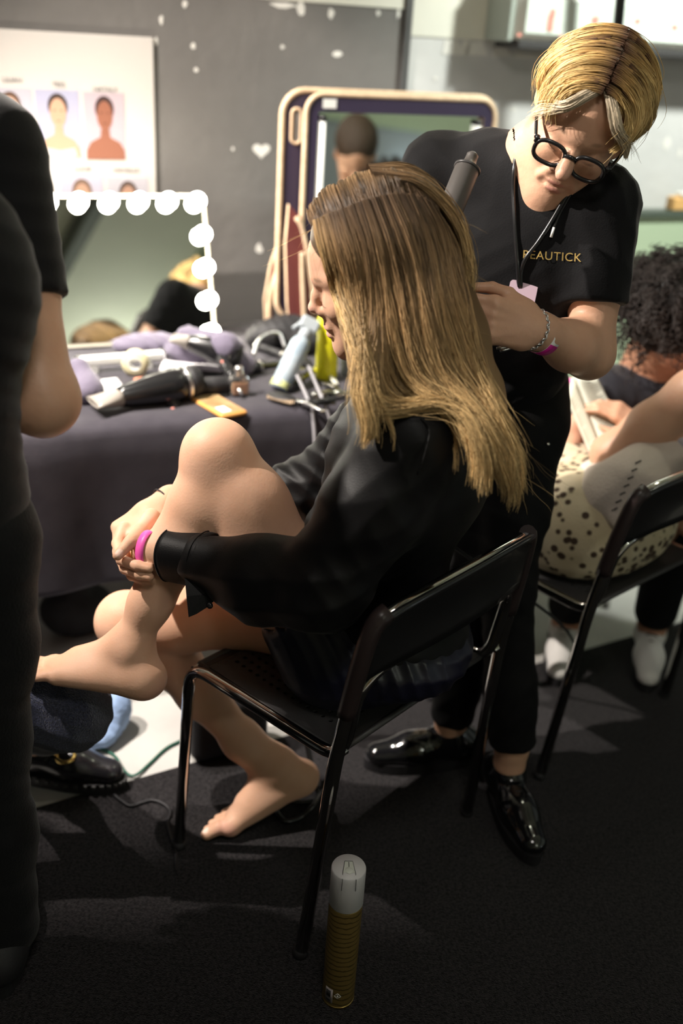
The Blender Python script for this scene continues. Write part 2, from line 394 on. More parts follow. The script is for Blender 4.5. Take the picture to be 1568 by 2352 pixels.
def hair_mesh(name, pts, rad, r, side=3, cut=None, gh=None, hoff=None):
    n, m = pts.shape[:2]; tg = np.gradient(pts, axis=1); tg /= np.maximum(np.linalg.norm(tg, axis=2, keepdims=True), 1e-9)
    ref = r.normal(size=(n, 1, 3)); e1 = np.cross(tg, ref); e1 /= np.maximum(np.linalg.norm(e1, axis=2, keepdims=True), 1e-6); e2 = np.cross(tg, e1)
    tt = np.linspace(0, 1, m)[None, :, None]; rd = rad*(1-.75*tt**3)*np.ones((n, 1, 1)); V = []
    for j in range(side):
        a = 2*math.pi*j/side; V.append(pts+rd*(math.cos(a)*e1+math.sin(a)*e2))
    V = np.stack(V, 2).reshape(-1, 3); b = (np.arange(n)[:, None]*m+np.arange(m-1)[None, :]).reshape(-1)*side; F = []
    for j in range(side):
        j2 = (j+1) % side; F.append(np.stack([b+j, b+j2, b+side+j2, b+side+j], 1))
    me = mesh_np(name, V, np.concatenate(F)); ht = np.broadcast_to(tt[..., 0], (n, m))
    if cut is not None: ht = ht*cut[:, None]
    if hoff is not None: ht = np.clip(ht+hoff[:, None], 0, 1)
    attr(me, 'ht', np.repeat(ht.reshape(-1), side)); hv = r.uniform(0, 1, n); hv = hv if gh is None else .45*hv+.55*gh
    attr(me, 'hr', np.repeat(np.repeat(hv, m), side)); return me
# ================================================================== materials
M_floor = mat('floor_paint', (.50, .485, .46), .55, col2=(.42, .405, .39), nscale=5, bump=.1, bscale=40)
M_carpet = mat('carpet', (.007, .006, .007), .95, spec=.05, col2=(.040, .036, .038), nscale=170, ncontrast=(.35, .75), bump=.8, bscale=380, sheen=.08)
M_wall_dark = mat('wall_dark', (.165, .156, .148), .75, col2=(.135, .128, .122), nscale=3, bump=.25, bscale=25)
M_wall_light = mat('wall_light', (.60, .595, .585), .75, col2=(.53, .525, .52), nscale=3, bump=.25, bscale=25)
M_cream = mat('cream_paint', (.78, .76, .66), .7, col2=(.70, .69, .61), nscale=4)
M_flake = mat('bare_plaster', (.72, .70, .66), .8)
M_conduit = mat('conduit', (.10, .10, .10), .5)
M_poster = mat('poster_board', (.56, .525, .495), .6)
M_acwhite = mat('white_casing', (.80, .81, .76), .35)
M_red = mat('red_tape', (.80, .30, .24), .6)
M_black_pl = mat('black_plastic', (.012, .012, .013), .25, coat=.3)
M_black_mt = mat('black_matte', (.014, .013, .015), .6, bump=.1, bscale=200)
M_dkgrey = mat('dark_grey_rubber', (.045, .043, .043), .5)
M_chrome = mat('chrome', (.62, .61, .58), .12, metal=1.0)
M_dkchrome = mat('black_chrome', (.50, .49, .47), .08, metal=1.0)
M_silver = mat('brushed_silver', (.72, .72, .73), .3, metal=1.0)
M_gold = mat('gold', (.83, .58, .20), .22, metal=1.0)
M_cloth = mat('table_cloth', (.042, .038, .048), .85, spec=.2, sheen=.35, col2=(.052, .047, .058), nscale=20, bump=.15, bscale=300)
M_mirror = mat('mirror_glass', (.86, .90, .87), .02, metal=1.0)
M_tan = mat('plywood_edge', (.75, .56, .38), .5, col2=(.62, .45, .30), nscale=40)
M_navy = mat('navy_laminate', (.035, .026, .055), .45)
M_maroon = mat('maroon_laminate', (.17, .045, .042), .5)
M_frame = mat('cream_frame', (.72, .68, .56), .5)
M_bulb = mat('bulb_glass', (1, 1, 1), .3, emit=(1.0, .93, .78), estr=30)
M_white = mat('white_plastic', (.80, .80, .78), .35)
M_paper = mat('white_paper', (.80, .80, .82), .7)
M_lilac = mat('lilac_cloth', (.15, .13, .185), .8, sheen=.3, bump=.2, bscale=90)
M_yellow = mat('yellow_can', (.82, .78, .02), .35)
M_spray = mat('silver_bottle', (.30, .38, .45), .3, col2=(.46, .52, .56), nscale=14)
M_glass = mat('clear_glass', (.95, .93, .90), .03, trans=.95)
M_peach = mat('peach_liquid', (.85, .47, .28), .1, trans=.4)
M_phone = mat('orange_case', (.68, .33, .09), .35)
M_screen = mat('phone_glass', (.32, .20, .09), .06, col2=(.55, .40, .22), nscale=14)
M_green = mat('green_board', (.42, .52, .36), .6)
M_skyblue = mat('blue_fabric', (.24, .34, .55), .85, col2=(.30, .42, .65), nscale=14, bump=.3, bscale=120)
M_cordg = mat('green_cord', (.01, .09, .06), .4)
M_pink = mat('pink_band', (.80, .10, .42), .45)
M_magenta = mat('magenta_band', (.62, .02, .30), .45)
M_rose = mat('rose_card', (.62, .46, .56), .5)
M_text = mat('grey_print', (.22, .20, .20), .8)
M_brown = mat('brown_box', (.34, .17, .09), .7)
M_orange = mat('orange_wood', (.72, .42, .16), .5)

def wbox(name, mt, u0, u1, o0, o1, z0, z1, parent=None, bev=0.0):     # box aligned to the back wall
    R = np.stack([TU, TN, V3(0, 0, 1)], 1); mb = MB()
    mb.box(TP((u0+u1)/2, (o0+o1)/2, (z0+z1)/2), (abs(u1-u0)/2, abs(o1-o0)/2, abs(z1-z0)/2), R, bev)
    return mb.build(name, mt, parent, world=parent is not None)
def S(o): o['kind'] = 'structure'; return o
def U(p): return (p-TF)@TU
WOFF = .90
# ================================================================== the room
mb = MB(); mb.box((0.3, 1.0, -.05), (4.2, 4.4, .05)); S(mb.build('floor', M_floor))
ce = nrm(V3(.866, .497, 0)); cn = V3(-ce[1], ce[0], 0); c0 = V3(-.396, 1.748, 0)
mb = MB(); pts = [c0-ce*1.9, c0+ce*2.6, c0+ce*2.6-cn*2.3, c0-ce*1.9-cn*2.3]
mb.add([p+V3(0, 0, .0005) for p in pts]+[p+V3(0, 0, .005) for p in pts], [(4, 5, 6, 7)]+[(i, (i+1) % 4, 4+(i+1) % 4, 4+i) for i in range(4)])
for v in mb.v: pass
carpet = mb.build('carpet', M_carpet); tag(carpet, 'black carpet laid over the pale grey floor', 'carpet')
us = U(PW(938, 100, WOFF)); zc = PW(945, 82, WOFF)[2]
S(wbox('wall_back', M_wall_dark, -3.0, us, WOFF, WOFF+.1, 0, 3.0))
S(wbox('wall_back_right', M_wall_light, us, 3.6, WOFF, WOFF+.1, 0, 3.0))
zt = PW(700, 4, WOFF)[2]
S(wbox('trim_1', M_cream, -3.0, us-.025, WOFF-.004, WOFF, zt, 3.0))
S(wbox('trim_2', M_cream, us+.004, 3.6, WOFF-.004, WOFF, zc, 3.0))
mb = MB(); 
for du, rr in ((-.016, .008), (-.004, .006)): mb.tube([TP(us+du, WOFF-.009, 0), TP(us+du, WOFF-.009, 3.0)], rr, 8)
S(mb.build('trim_3', M_conduit))
# the side of the room behind the photographer, seen only in the mirrors
mb = MB(); mb.box((1.6, -2.6, 1.6), (4.4, .05, 1.6)); S(mb.build('wall_front', mat('wall_pale', (.62, .62, .50), .7, col2=(.55, .56, .46), nscale=2)))
mb = MB(); mb.box((4.45, .6, 1.5), (.05, 3.2, 1.5)); S(mb.build('wall_right', mat('wall_blue_grey', (.30, .34, .36), .7)))

def flake(px, py, w, h, seed, name='paint_chip', lab='small chip in the grey wall paint showing pale plaster', n=9):
    r = np.random.default_rng(seed); p = PW(px, py, WOFF); d = np.linalg.norm(p-CAM)/FPX
    pts = [(w*d/2*math.cos(a)*r.uniform(.6, 1.1), h*d/2*math.sin(a)*r.uniform(.6, 1.1)) for a in np.linspace(0, 2*math.pi, n, endpoint=False)]
    mb = MB(); mb.prism(pts, p-TN*.0002, TU, V3(0, 0, 1), -TN, .0012)
    o = mb.build(name, M_flake, bpy.data.objects['wall_back' if px < 938 else 'wall_back_right']); return o
# heart-shaped bare patch
p = PW(600, 345, WOFF); d = np.linalg.norm(p-CAM)/FPX
hp = []
for a in np.linspace(0, 2*math.pi, 18, endpoint=False):
    hp.append((1.25*d*16*math.sin(a)**3, 1.05*d*(13*math.cos(a)-5*math.cos(2*a)-2*math.cos(3*a)-math.cos(4*a))))
mb = MB(); mb.prism(hp, p-TN*.0002, TU, V3(0, 0, 1), -TN, .0015); mb.build('paint_chip', M_flake, bpy.data.objects['wall_back'])
for i, (px, py, w, h) in enumerate([(595, 572, 18, 26), (775, 124, 26, 14), (443, 105, 12, 14), (370, 45, 10, 20), (450, 160, 9, 11), (424, 8, 12, 16), (650, 12, 70, 12), (690, 20, 20, 30), (534, 342, 8, 10), (648, 108, 10, 8), (760, 30, 14, 22), (358, 95, 10, 18),
        (1495, 205, 22, 26), (1530, 330, 22, 30), (1460, 290, 12, 14), (1180, 250, 14, 10), (1560, 350, 14, 20), (868, 30, 10, 14), (915, 30, 10, 24), (1000, 180, 10, 8)]):
    flake(px, py, w, h, i)
# torn paper left under the cream band
for i, poly in enumerate([[(1014, 124), (1022, 92), (1046, 90), (1058, 108), (1066, 92), (1082, 94), (1072, 128)], [(1066, 127), (1072, 95), (1108, 97), (1120, 128)], [(1128, 131), (1134, 108), (1158, 104), (1176, 128)], [(1180, 132), (1184, 120), (1262, 128), (1258, 140)]]):
    q = [PW(x, y, WOFF) for x, y in poly]; o0 = q[0]; mb = MB()
    mb.prism([((a-o0)@TU, a[2]-o0[2]) for a in q], o0-TN*.0003, TU, V3(0, 0, 1), -TN, .002)
    tag(mb.build('torn_paper', M_flake), ['jagged torn white paper scrap stuck under the cream wall band', 'wide torn white paper scrap with a slanted edge', 'small rounded torn paper scrap beside the white unit', 'long thin strip of torn paper under the white unit'][i], 'paper scrap', 'torn paper scraps on the wall')

# wall-mounted white unit
a = PW(1185, 97, WOFF-.16); b = PW(1700, 148, WOFF-.16); s0 = PW(1136, 100, WOFF)
ac = thing('wall_air_conditioner', 'long white wall unit with red tape marks high on the grey wall', 'air conditioner', TP(U(a)+.4, WOFF-.08, a[2]))
za = a[2]; u0, u1 = U(a), U(a)+.98
mb = MB(); R_ = np.stack([TU, TN, V3(0, 0, 1)], 1); mb.box(TP((u0+u1)/2, WOFF-.08, za+.16), ((u1-u0)/2, .08, .16), R_, .02); mb.build('casing', M_acwhite, ac, True)
mb = MB(); mb.box(TP((u0+u1)/2, WOFF-.085, za-.006), ((u1-u0)/2-.01, .07, .012), R_, .004); mb.build('bottom_tray', M_dkgrey, ac, True)
mb = MB(); mb.box(TP((u0+u1)/2, WOFF-.163, za+.075), ((u1-u0)/2-.02, .003, .05), R_, .002); mb.build('front_panel', mat('panel_pale', (.72, .78, .72), .4), ac, True)
mb = MB(); mb.box(TP(u0-.012, WOFF-.07, za+.1), (.012, .07, .1), R_, .005); mb.build('side_cover', mat('side_grey', (.36, .40, .36), .5), ac, True)
for i, (px, py, w, h) in enumerate([(1265, 52, 10, 30), (1270, 30, 8, 14), (1368, 45, 12, 12), (1465, 48, 10, 8), (1550, 62, 12, 8), (1192, 80, 8, 6), (1290, 85, 10, 6)]):
    q = PW(px, py, WOFF-.168); d = np.linalg.norm(q-CAM)/FPX; mb = MB(); mb.box(q, (w*d*.6, .001, h*d*.5), R_); mb.build('tape_mark', M_red, ac, True)
q0 = PW(1419, 60, WOFF-.28); q1 = PW(1430, -60, WOFF-.28)
pl = thing('ceiling_pole', 'slim black pole hanging down in front of the white wall unit', 'pole', (q0+(q1-q0)*0))
mb = MB(); up_ = nrm(q1-q0); mb.tube([q0-up_*.25, q0+up_*.9], .016, 12); mb.build('shaft', M_black_pl, pl, True)
mb = MB(); mb.tube([q0-up_*.26, q0-up_*.23], .021, 12); mb.build('end_cap', M_dkgrey, pl, True)

# green board with dark capping on the right
g = PW(1480, 488, .78); u0 = U(g)-.55; u1 = u0+1.6
gb = thing('green_partition', 'pale green board with a dark top rail against the light grey wall', 'partition', TP(u0+.7, .8, 0))
wbox('panel', M_green, u0, u1, .78, .81, .02, g[2]-.012, gb); wbox('top_rail', mat('rail_dark', (.08, .10, .08), .4), u0-.01, u1+.01, .765, .83, g[2]-.014, g[2]+.006, gb)
for uu in (u0+.1, u1-.1): wbox('foot', M_dkgrey, uu-.03, uu+.03, .70, .87, 0, .03, gb)
q = PW(1552, 478, .80); ob = thing('wooden_box', 'small orange wooden box with a white lid on the dark rail', 'box', (q[0], q[1], g[2]+.006)); zb = g[2]+.006
wbox('body', M_orange, U(q)-.035, U(q)+.06, .775, .82, zb, zb+.045, ob, .004); wbox('lid', M_white, U(q)-.0, U(q)+.062, .772, .823, zb+.045, zb+.058, ob, .003)
# things reflected in the mirrors
def lean(name, lab, mt, base, top, wdt, th, cat='board'):
    base, top = np.asarray(base, float), np.asarray(top, float); R = frame(top-base, (0, 1, .2)); mb = MB(); mb.box((base+top)/2+V3(0, 0, .02), (np.linalg.norm(top-base)/2, wdt/2, th/2), R, .004)
    tag(mb.build(name, mt), lab, cat)
mb = MB(); mb.box((.6, .75, 3.25), (4.3, 3.9, .05)); S(mb.build('ceiling', mat('ceiling_cream', (.84, .83, .70), .7, col2=(.78, .77, .65), nscale=2)))
for i, (x0_, y0_, x1_, y1_, w_, mt_) in enumerate([(.05, 1.6, .75, -2.4, .16, mat('beam_brown', (.30, .19, .12), .6)), (.55, 1.7, 1.4, -2.4, .10, mat('beam_grey', (.30, .31, .27), .6)), (.85, 1.7, 1.85, -2.4, .05, mat('beam_dark', (.16, .17, .15), .6)), (1.9, 2.2, 3.0, -2.4, .12, mat('beam_green', (.38, .46, .33), .6))]):
    mb = MB(); A_, B_ = V3(x0_, y0_, 3.13), V3(x1_, y1_, 3.13); mb.box((A_+B_)/2, (np.linalg.norm(B_-A_)/2, w_, .07), frame(B_-A_, V3(0, 0, 1)), .005); S(mb.build('trim_%d' % (4+i), mt_))
mb = MB(); mb.box((4.37, .3, 1.02), (.02, 2.2, .2), None, .005); tag(mb.build('wall_board', M_green), 'pale green board fixed on the blue grey side wall', 'board')
lg = thing('globe_light', 'row of small white globes on the blue grey side wall', 'lamp', (4.36, -.35, .45)); mb = MB(); mb.box((0, 0, 0), (.02, .30, .05), None, .005); mb.build('back_plate', M_dkgrey, lg)
for k in (-.2, 0, .2): mb = MB(); mb.lathe([(.001+.055*math.sin(a), -.055*math.cos(a)) for a in np.linspace(.1, 3.1, 10)], 16, (-.06, k, 0)); mb.build('globe', mat('globe_glow', (1, 1, 1), .3, emit=(.85, .95, 1.0), estr=14), lg)
lean('leaning_board', 'tall brown wooden board leaning on the pale far wall', M_brown, (1.55, -2.1, 0), (1.30, -2.45, 2.3), .22, .03)
lean('leaning_board', 'wide pale grey board leaning on the far wall', mat('pale_board', (.55, .57, .50), .6), (2.0, -2.1, 0), (1.72, -2.45, 2.4), .42, .03)
lean('leaning_board', 'narrow dark grey plank leaning beside the pale board', mat('grey_board', (.25, .26, .22), .6), (2.42, -2.1, 0), (2.12, -2.45, 2.4), .16, .03)
lean('leaning_board', 'rounded ochre plywood offcut leaning on the far wall', M_orange, (1.15, -2.1, 0), (1.1, -2.45, 1.2), .5, .03)

# ================================================================== table with cloth
TZ = .70
zh = PW(200, 1346, -.035)[2]
tb = thing('folding_table', 'long folding table hidden under a black cloth', 'table', TP(-.2, .37, 0))
wbox('tabletop', M_dkgrey, -1.45, .62, .02, .74, TZ-.035, TZ-.006, tb, .004)
for uu in (-1.3, .52):
    for oo in (.10, .66): wbox('leg', M_dkchrome, uu-.014, uu+.014, oo-.014, oo+.014, 0, TZ-.035, tb)
nu, nv = 190, 46; G = np.zeros((nu, nv, 3)); r_ = np.random.default_rng(3)
uu = np.linspace(-1.5, .66, nu)
for i, u in enumerate(uu):
    fold = .5*math.sin(u*9+.6)+.5*math.sin(u*17.3+1.9)+.3*math.sin(u*31)
    dip = .5+.5*math.sin(u*4.7+2.3)
    for j in range(nv):
        if j < 18: o = .76-(.76-.0)*j/17; z = TZ+.003*math.sin(u*13+o*9)*math.sin(o*21+u*5); z = TZ+.002+abs(z-TZ); k = 0
        else:
            t = (j-18)/(nv-19); o = -.012-.028*t-.022*fold*t*(1-.35*t)-.010*math.sin(min(1, t*6)*math.pi/2); z = TZ-.012-(TZ-.012-zh)*t - .02*dip*t*(1-t)
        G[i, j] = TP(u, o, z)
G[:, 17, 2] -= .003
mb = MB(); mb.grid(G, .0025); tag(mb.build('tablecloth', M_cloth), 'black cloth draped over the long dressing table', 'tablecloth')

# ================================================================== added lamp bodies with flaps that shade the carpet (out of frame)
def added_flap_lamp(lab, Lp, aim, line, x0, x1, deep):
    sl = thing('added_flap_lamp', lab, 'lamp', (Lp[0]-.02, Lp[1]+.02, 3.19)); ld_ = nrm(np.asarray(aim)-Lp); Rl_ = frame(ld_, V3(0, 0, 1)); fi = lambda x, y, k=.14: Lp+(V3(x, y, 0)-Lp)*k
    mb = MB(); mb.lathe([(.05, -.16), (.075, -.15), (.08, -.03), (.075, -.025)], 20, Lp, Rl_[:, [1, 2, 0]]); mb.build('housing', M_black_mt, sl, True)
    mb = MB(); mb.grid(np.array([[fi(x, line(x)-q) for q in (0, deep/2, deep)] for x in np.linspace(x0, x1, 7)]), .002); mb.build('shade_flap', M_black_mt, sl, True)  # added blocker, shaped so its shadow darkens the near carpet
    mb = MB(); mb.tube([Lp-ld_*.05-V3(0, .07, 0), fi((x0+x1)/2, line((x0+x1)/2)-deep*.6)], .004, 6); mb.build('flap_arm', M_black_mt, sl, True)
    mb = MB(); mb.tube([V3(Lp[0]-.02, Lp[1]+.02, 3.21), Lp-ld_*.08+V3(0, 0, .05)], .014, 8); mb.build('hanger', M_black_mt, sl, True)
added_flap_lamp('added unseen black lamp body with a light-blocking flap hung from the ceiling above the pedicurist', LAMP1, (-.1, 1.75, .85), lambda x: 1.37+.10*(x+.5), -2.6, .75, 2.6)
added_flap_lamp('added unseen black lamp body with a light-blocking flap hung from the ceiling over the table end', LAMP2, (-.25, 1.8, .4), lambda x: 1.455+.36*(x+.548), -2.2, 1.6, 2.2)

# ================================================================== poster with portrait cards
pu0, pu1 = -.95, U(PW(355, 200, WOFF-.012)); pz1 = PW(300, 83, WOFF-.012)[2]; pz0 = .98
po = thing('portrait_board', 'large white board with portrait cards pinned on the dark grey wall', 'poster', TP((pu0+pu1)/2, WOFF-.006, pz0))
wbox('board', M_poster, pu0, pu1, WOFF-.012, WOFF-.001, pz0, pz1, po, .003)
def text_mesh(s, size, mt, name, parent, o, ex, ey, n, th=.0006, shear=0, spacing=1.0):
    cu = bpy.data.curves.new('t', 'FONT'); cu.body = s; cu.size = size; cu.align_x = 'CENTER'; cu.align_y = 'CENTER'; cu.extrude = th; cu.shear = shear; cu.space_character = spacing
    ob = bpy.data.objects.new('t', cu); COL.objects.link(ob); dg = bpy.context.evaluated_depsgraph_get(); me = bpy.data.meshes.new_from_object(ob.evaluated_get(dg))
    bpy.data.objects.remove(ob); bpy.data.curves.remove(cu)
    ex, ey, n = map(np.asarray, (ex, ey, n)); me.transform(Matrix(((ex[0], ey[0], n[0], o[0]), (ex[1], ey[1], n[1], o[1]), (ex[2], ey[2], n[2], o[2]), (0, 0, 0, 1))))
    return wpart(name, me, mt, parent)
def ellipts(cx, cy, rx, ry, n=20, a0=0, a1=2*math.pi): return [(cx+rx*math.cos(a), cy+ry*math.sin(a)) for a in np.linspace(a0, a1, n, endpoint=(a1-a0) < 6.2)]
def card(x0, y0, x1, y1, bg, skin, hair, top, nm, namepx):
    a = PW(x0, y1, WOFF-.014); b = PW(x1, y0, WOFF-.014); u0, u1, z0, z1 = U(a), U(b), a[2], b[2]
    o0 = TP(u0, WOFF-.0125, z0); w, h = u1-u0, z1-z0
    mb = MB(); mb.prism([(0, 0), (w, 0), (w, h), (0, h)], o0, TU, V3(0, 0, 1), -TN, .0010); cp = mb.build('portrait_card', mat('card_bg', bg, .5), po, True)
    def sub(name, pts, col, lay):
        mb = MB(); mb.prism([(p[0]*w, p[1]*h) for p in pts], o0-TN*(.0010+.0003*lay), TU, V3(0, 0, 1), -TN, .0003)
        o = link(name, mb.mesh(name), mat('print', col, .6), cp); return o
    sh = [(.02, 0), (.98, 0), (.97, .14), (.86, .26), (.62, .34), (.60, .46), (.40, .46), (.38, .34), (.14, .26), (.03, .14)]
    sub('printed_shoulders', sh, skin, 1)
    if top: sub('printed_top', [(.12, 0), (.9, 0), (.84, .14), (.5, .10), (.16, .14)], top, 2)
    sub('printed_hair', ellipts(.5, .76, .23, .19), hair, 2); sub('printed_face', ellipts(.5, .66, .19, .22), skin, 3)
    dk = tuple(c*.45 for c in skin)
    for ex in (.42, .58): sub('printed_eye', ellipts(ex, .70, .035, .012, 8), dk, 4)
    sub('printed_mouth', ellipts(.5, .545, .05, .016, 8), tuple(c*.6 for c in skin), 4)
    if nm:
        q = PW(namepx[0], namepx[1], WOFF-.0135); text_mesh(nm, .0175, M_text, 'printed_name', po, q, TU, V3(0, 0, 1), -TN, .0004)
card(90, 208, 180, 360, (.36, .36, .48), (.52, .30, .20), (.04, .025, .02), (.50, .46, .45), 'TESS', (135, 195))
card(198, 214, 285, 366, (.44, .36, .40), (.26, .10, .06), (.04, .02, .02), None, 'NATALY', (242, 206))
card(-18, 204, 72, 352, (.42, .40, .46), (.46, .28, .20), (.10, .05, .03), (.2, .2, .2), 'LILIAN', (28, 184))
card(146, 403, 236, 555, (.42, .40, .48), (.44, .26, .18), (.16, .10, .07), None, 'LUCIE', (190, 388))
card(252, 408, 340, 560, (.42, .40, .44), (.40, .23, .16), (.08, .05, .04), None, 'MANELLE', (290, 391))

# ================================================================== mirror with bulbs
mo_t, mo_b = .70, .575                        # the mirror leans back a little
bt = PW(450, 457, mo_t); bb = PW(483, 757, mo_b); bl = PW(165, 455, mo_t)
mz1 = bt[2]+.012; mz0 = TZ+.008; mu1 = U(bt)+.03; mu0 = U(bt)-.62
vm = thing('vanity_mirror', 'vanity mirror edged with glowing round bulbs standing on the black table', 'mirror', TP((mu0+mu1)/2, mo_b, TZ))
ex = TU; ey = nrm(TP(0, mo_t, bt[2])-TP(0, mo_b, bb[2])); en = nrm(np.cross(ex, ey))          # en points to the camera
om = TP(mu0, mo_b-(bb[2]-mz0)*(mo_t-mo_b)/(bt[2]-bb[2])+.012, mz0); mw = mu1-mu0; mh = (mz1-mz0)/ey[2]
Rm_ = np.stack([ex, ey, en], 1)
mb = MB(); mb.box(om+ex*mw/2+ey*mh/2-en*.008, (mw/2, mh/2, .008), Rm_, .003); mb.build('back_panel', M_frame, vm, True)
mb = MB(); mb.box(om+ex*mw/2+ey*mh/2+en*.001, (mw/2-.012, mh/2-.012, .001), Rm_); mb.build('mirror_pane', M_mirror, vm, True)
bulbs = [(U(bt)-mu0-.0815*i, (bt[2]-mz0)/ey[2]-.012) for i in range(8)]+[(U(bt)-mu0+.012*i, (bt[2]-mz0-(bt[2]-bb[2])*i/4)/ey[2]-.012) for i in range(1, 5)]
bulbs = [(min(x, mw-.022), y) for x, y in bulbs]
for x, y in bulbs:
    c = om+ex*x+ey*y+en*.026
    mb = MB(); mb.lathe([(.012, 0), (.013, .008), (.011, .010)], 12, om+ex*x+ey*y+en*.001, Rm_); hl = mb.build('bulb_holder', M_white, vm, True)
    mb = MB(); R_b = .0235; mb.lathe([(.0005+R_b*math.sin(a), -R_b*math.cos(a)) for a in np.linspace(.25, math.pi-.02, 10)], 16, c, Rm_); mb.build('bulb', M_bulb, vm, True)
mb = MB(); mb.box(om+ex*mw/2-en*.05-V3(0, 0, 0)+V3(0, 0, .004)-ey*0, (mw*.35, .06, .006), np.stack([TU, TN, V3(0, 0, 1)], 1), .003); mb.build('base_foot', M_frame, vm, True)

# ================================================================== tall plywood mirror
def rrect(x0, y0, x1, y1, r, n=7):
    out = []
    for cx, cy, a0 in ((x1-r, y1-r, 0), (x0+r, y1-r, 90), (x0+r, y0+r, 180), (x1-r, y0+r, 270)):
        for a in np.linspace(a0, a0+90, n): out.append((cx+r*math.cos(math.radians(a)), cy+r*math.sin(math.radians(a))))
    return out
def ply(name, outer, inner, off, th, parent, facem, edgem=M_tan):      # board in the (u,z) plane, faces + tan edges
    k = len(outer); vs = []; fs = []; mi = []
    for o in (off, off+th): vs += [TP(p[0], o, p[1]) for p in outer]
    if inner:
        for o in (off, off+th): vs += [TP(p[0], o, p[1]) for p in inner]
        for i in range(k):
            j = (i+1) % k
            fs += [(i, j, 2*k+j, 2*k+i), (k+j, k+i, 3*k+i, 3*k+j), (j, i, k+i, k+j), (2*k+i, 2*k+j, 3*k+j, 3*k+i)]; mi += [0, 0, 1, 1]
    else:
        fs = [tuple(range(k)), tuple(range(2*k-1, k-1, -1))]; mi = [0, 0]
        for i in range(k): j = (i+1) % k; fs.append((j, i, k+i, k+j)); mi.append(1)
    me = bpy.data.meshes.new(name); me.from_pydata([tuple(v) for v in vs], [], fs); me.update(); o = wpart(name, me, [facem, edgem], parent)
    for i, p_ in enumerate(me.polygons): p_.material_index = mi[i]
    return o
tmo = .60
a = PW(652, 400, tmo); tl = PW(690, 240, tmo); top = PW(800, 212, tmo)[2]; ur = U(PW(1142, 300, tmo)); ul = U(PW(650, 380, tmo)); zb = TZ+.045
tm = thing('standing_mirror', 'tall plywood framed mirror with dark navy faces and rounded top on the table', 'mirror', TP((ul+ur)/2, tmo, TZ))
ply('rear_frame', rrect(ul, zb, ur, top, .065), rrect(ul+.075, zb+.05, ur-.06, top-.05, .04), tmo+.02, .02, tm, M_navy)
uf = U(PW(698, 300, tmo)); ufr = U(PW(1128, 300, tmo))
ply('front_frame', rrect(uf, zb+.03, ufr, top-.006, .05), rrect(uf+.036, zb+.06, ufr-.036, top-.052, .006), tmo-.012, .016, tm, M_navy)
mb = MB(); mb.box(TP((uf+ufr)/2, tmo+.008, (zb+top)/2), ((ufr-uf)/2-.02, .002, (top-zb)/2-.03), np.stack([TU, TN, V3(0, 0, 1)], 1)); mb.build('mirror_pane', M_mirror, tm, True)
# tan edging that stands proud, as the pale ply edge reads in the photo
def edging(outer, off, parent, r=.006):
    pts = [TP(p[0], off, p[1]) for p in outer]; mb = MB(); mb.tube(pts, r, 8, closed=True); mb.build('edge_band', M_tan, parent, True)
edging(rrect(ul, zb, ur, top, .065), tmo+.022, tm, .0085); edging(rrect(uf, zb+.03, ufr, top-.006, .05), tmo-.010, tm, .0075)
sl = PW(681, 290, tmo+.015); slot = rrect(U(sl)-.014, sl[2]-.045, U(sl)+.014, sl[2]+.045, .013)
ply('grip_slot', slot, None, tmo+.0185, .0012, tm, M_wall_dark); edging(slot, tmo+.0185, tm, .004)
for uu_, z0_, z1_ in ((uf+.052, .86, top-.075), (ufr-.05, .86, top-.075)):
    mb = MB(); mb.tube([TP(uu_, tmo-.004, z0_), TP(uu_, tmo-.004, z1_)], .010, 10); tb_ = mb.build('light_tube', mat('tube_white', (.8, .8, .76), .4, emit=(1, .98, .92), estr=.35), tm, True)
    mb = MB(); mb.tube([TP(uu_, tmo-.004, z1_), TP(uu_, tmo-.004, z1_+.014)], .012, 10); link('tube_cap', mb.mesh(), M_black_pl, tb_)
q = PW(757, 238, tmo-.014); mb = MB(); mb.prism([(-.02, -.012), (.02, -.012), (.02, .012), (-.02, .012)], q, TU, V3(0, 0, 1), -TN, .0008); mb.build('sticker', M_white, tm, True)
# side stand: two boards leaning apart with tan edges
def pxl(pts, off): return [(U(PW(x, y, off)), PW(x, y, off)[2]) for x, y in pts]
ply('stand_board', pxl([(664, 470), (690, 500), (706, 560), (712, 660), (716, 768), (690, 786), (668, 770), (660, 700), (656, 560)], .57), None, .57, .016, tm, M_maroon)
ply('stand_board', pxl([(652, 520), (660, 560), (664, 770), (612, 762), (608, 690), (622, 610)], .66), pxl([(648, 575), (652, 600), (656, 752), (628, 744), (626, 690), (636, 625)], .66), .66, .016, tm, M_maroon)
for pth, off in (([(680, 500), (692, 520), (704, 570), (714, 640), (726, 720)], .563), ([(653, 565), (636, 620), (619, 684), (621, 752), (652, 762), (680, 768)], .65), ([(693, 580), (694, 640), (698, 740)], .562)):
    mb = MB(); mb.tube(spline([PW(x, y, off) for x, y in pth], 24), .0065, 8); mb.build('edge_strip', M_tan, tm, True)
